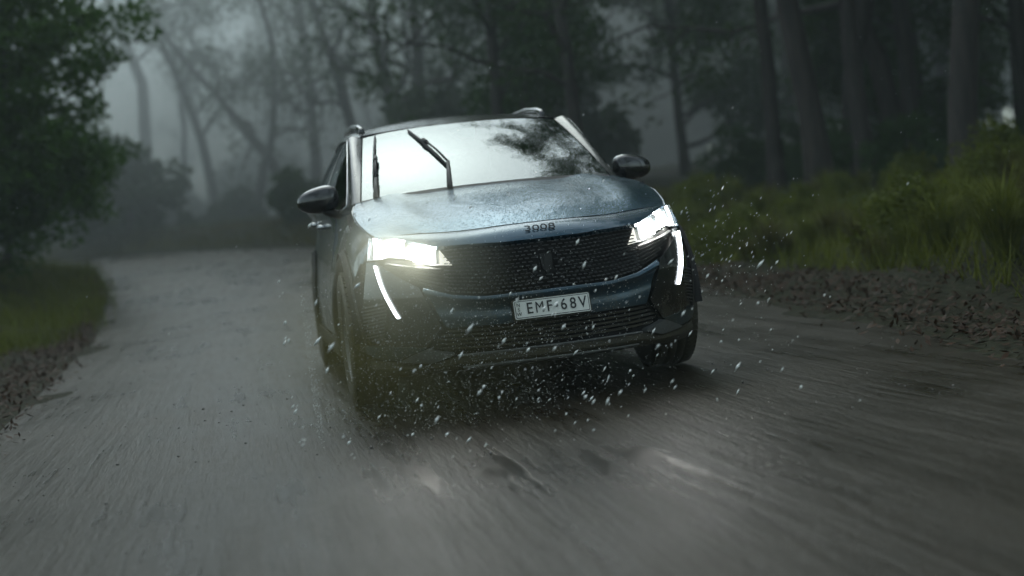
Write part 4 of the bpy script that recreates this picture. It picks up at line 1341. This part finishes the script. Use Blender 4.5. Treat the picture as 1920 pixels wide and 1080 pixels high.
# stones scattered on the road
k = simple('wet_stone', (0.12, 0.11, 0.10), 0.35, 0, 0.4, 4)
rng = np.random.default_rng(93)
V = []; Fq = []
for i in range(1100):
    x = rng.uniform(-16, 2.4); a, b = float(yl(x)), float(yr(x)); y = rng.uniform(a, b)
    r = rng.uniform(.003, .009)
    c = np.array([x, y, float(road_h(x, y)) + .004])
    bse = len(V)
    for d in ((1, 0, 0), (0, 1, 0), (-1, 0, 0), (0, -1, 0), (0, 0, .8), (0, 0, -.8)): V.append(c + np.array(d) * r * rng.uniform(.7, 1.3))
    for (p, q) in ((0, 1), (1, 2), (2, 3), (3, 0)): Fq += [(bse + p, bse + q, bse + 4), (bse + q, bse + p, bse + 5)]
gr = mesh('gravel', V, Fq, k)
tag(gr, 'small loose stones scattered over the wet road', 'gravel', kind='stuff')

# ------------------------------------------------------------------ spray thrown up round the car
DROP = N('water_drop'); DROP.set(base=(0.85, 0.87, 0.84), rough=0.15, spec=0.6)
def drops(n_, seed, sampler, r0, r1, name, label, stretch=3.6):
    rng = np.random.default_rng(seed)
    V = []; Fq = []
    ax = np.array([0.15, 0.62, 0.77]); ax /= np.linalg.norm(ax)
    for i in range(n_):
        c = sampler(rng)
        r = r0 + (r1 - r0) * rng.uniform(0, 1) ** 3
        a = ax + rng.normal(0, .12, 3); a /= np.linalg.norm(a)
        u = np.cross(a, [1, 0, 0.2]); u /= np.linalg.norm(u); v = np.cross(a, u)
        st = stretch * rng.uniform(.5, 1.3)
        b = len(V)
        V += [c - a * r * st, c + u * r, c + v * r, c - u * r, c - v * r, c + a * r * st]
        for (p, q) in ((1, 2), (2, 3), (3, 4), (4, 1)): Fq += [(b, b + q, b + p), (b + 5, b + p, b + q)]
    o = mesh(name, V, Fq, DROP.m, None)
    tag(o, label, 'water spray', kind='stuff')
def s_front(rng):
    return np.array([rng.uniform(1.25, 2.5), np.clip(rng.normal(-.25, .62), -1.25, 1.3), abs(rng.normal(.15, .38)) + .02])
def s_fine(rng):
    return np.array([rng.uniform(.98, 1.7), np.clip(rng.normal(-.5, .45), -1.15, 1.1), abs(rng.normal(.25, .26)) + .02])
def s_right(rng):
    return np.array([rng.uniform(-.6, .8), 1.0 + abs(rng.normal(0, .22)), abs(rng.normal(.55, .22))])
drops(230, 301, s_front, .0018, .0066, 'splash_drops', 'large white water drops flung up before the bumper')
drops(6500, 302, s_fine, .0006, .0018, 'fine_spray', 'fine spray of droplets around the left headlight and bumper', 1.8)
drops(240, 303, s_right, .0010, .0035, 'side_spray', 'sparse droplets beside the right front corner of the car')
def s_rain(rng):
    return np.array([rng.uniform(-8, 2), rng.uniform(-3.5, 4), rng.uniform(.3, 3.5)])
drops(500, 304, s_rain, .0012, .0024, 'rain', 'sparse falling raindrops in the air around the car', 3.0)

# ------------------------------------------------------------------ haze
hz = bpy.data.materials.new('haze_air'); hz.use_nodes = True
t = hz.node_tree
for nd in list(t.nodes):
    if nd.type == 'BSDF_PRINCIPLED': t.nodes.remove(nd)
pv = t.nodes.new('ShaderNodeVolumePrincipled')
pv.inputs['Color'].default_value = (0.82, 0.93, 0.91, 1)
pv.inputs['Density'].default_value = 0.0019
pv.inputs['Anisotropy'].default_value = 0.0
t.links.new(pv.outputs[0], [n for n in t.nodes if n.type == 'OUTPUT_MATERIAL'][0].inputs['Volume'])
X0, X1, Y0, Y1, Z0, Z1 = -150, 150, -150, 150, -3, 26
V = [(x, y, z) for x in (X0, X1) for y in (Y0, Y1) for z in (Z0, Z1)]
hb = mesh('haze', V, [(0, 1, 3, 2), (4, 6, 7, 5), (0, 4, 5, 1), (2, 3, 7, 6), (0, 2, 6, 4), (1, 5, 7, 3)], hz, None, False)
tag(hb, 'pale rain mist filling the forest air', kind='stuff')

# fine airborne mist of muddy water round the nose, lit by the lamps
mm = bpy.data.materials.new('spray_mist'); mm.use_nodes = True
t = mm.node_tree
t.nodes.remove(t.nodes['Principled BSDF'])
pv = t.nodes.new('ShaderNodeVolumePrincipled')
pv.inputs['Color'].default_value = (0.36, 0.33, 0.13, 1)
tc = t.nodes.new('ShaderNodeTexCoord')
gr_ = t.nodes.new('ShaderNodeTexGradient'); gr_.gradient_type = 'SPHERICAL'
t.links.new(tc.outputs['Object'], gr_.inputs['Vector'])
nz = t.nodes.new('ShaderNodeTexNoise'); nz.inputs['Scale'].default_value = 2.5; nz.inputs['Detail'].default_value = 2
t.links.new(tc.outputs['Object'], nz.inputs['Vector'])
m1 = t.nodes.new('ShaderNodeMath'); m1.operation = 'MULTIPLY'
t.links.new(gr_.outputs['Fac'], m1.inputs[0]); t.links.new(nz.outputs['Fac'], m1.inputs[1])
m2 = t.nodes.new('ShaderNodeMath'); m2.operation = 'MULTIPLY'; m2.inputs[1].default_value = 0.9
t.links.new(m1.outputs[0], m2.inputs[0])
t.links.new(m2.outputs[0], pv.inputs['Density'])
t.links.new(pv.outputs[0], t.nodes['Material Output'].inputs['Volume'])
CUBE_V = [(x, y, z) for x in (-1, 1) for y in (-1, 1) for z in (-1, 1)]
V = CUBE_V
mb = mesh('spray_mist', V, [(0, 1, 3, 2), (4, 6, 7, 5), (0, 4, 5, 1), (2, 3, 7, 6), (0, 2, 6, 4), (1, 5, 7, 3)], mm, None, False)
mb.location = (0.75, -0.70, 0.30); mb.scale = (1.0, 0.85, 0.62)
tag(mb, 'muddy mist of spray round the left front corner of the car', 'spray mist', kind='stuff')

# bank of mist hanging in the bend behind the car
bm = bpy.data.materials.new('mist_bank'); bm.use_nodes = True
t = bm.node_tree
t.nodes.remove(t.nodes['Principled BSDF'])
pv = t.nodes.new('ShaderNodeVolumePrincipled')
pv.inputs['Color'].default_value = (0.93, 1.0, 0.99, 1)
pv.inputs['Anisotropy'].default_value = 0.45
tc = t.nodes.new('ShaderNodeTexCoord')
gr_ = t.nodes.new('ShaderNodeTexGradient'); gr_.gradient_type = 'SPHERICAL'
t.links.new(tc.outputs['Object'], gr_.inputs['Vector'])
m2 = t.nodes.new('ShaderNodeMath'); m2.operation = 'MULTIPLY'; m2.inputs[1].default_value = 0.11
t.links.new(gr_.outputs['Fac'], m2.inputs[0])
t.links.new(m2.outputs[0], pv.inputs['Density'])
t.links.new(pv.outputs[0], t.nodes['Material Output'].inputs['Volume'])
bv = []; bf = []
for i in range(9):
    for j in range(16):
        a = math.pi * i / 8; b = 2 * math.pi * j / 16
        bv.append((1.03 * math.sin(a) * math.cos(b), 1.03 * math.sin(a) * math.sin(b), 1.03 * math.cos(a)))
for i in range(8):
    for j in range(16):
        bf.append((i * 16 + j, (i + 1) * 16 + j, (i + 1) * 16 + (j + 1) % 16, i * 16 + (j + 1) % 16))
bo = mesh('mist_bank', bv, bf, bm, None)
bo.location = (-62, 4, 4); bo.scale = (36, 44, 18)
tag(bo, 'pale bank of mist hanging over the road bend', 'mist', kind='stuff')

# small mist volume added to give the left headlight its glowing halo
m3 = mm.copy(); m3.name = 'lamp_halo_mist'
for nd in m3.node_tree.nodes:
    if nd.type == 'PRINCIPLED_VOLUME': nd.inputs['Color'].default_value = (0.90, 0.92, 0.74, 1)
    if nd.type == 'MATH' and not nd.inputs[1].is_linked: nd.inputs[1].default_value = 2.6
for (yy, xx, rr) in ((-0.60, 0.90, 0.46),):
    vb = mesh('lamp_halo_mist', CUBE_V, [(0, 1, 3, 2), (4, 6, 7, 5), (0, 4, 5, 1), (2, 3, 7, 6), (0, 2, 6, 4), (1, 5, 7, 3)], m3, None, False)
    vb.location = (xx, yy, 0.72); vb.scale = (rr, rr, rr)
    tag(vb, 'added puff of mist making the halo round the headlight on the ' + ('fern bank side' if yy > 0 else 'side of the leafy bush'), 'spray mist', kind='stuff')
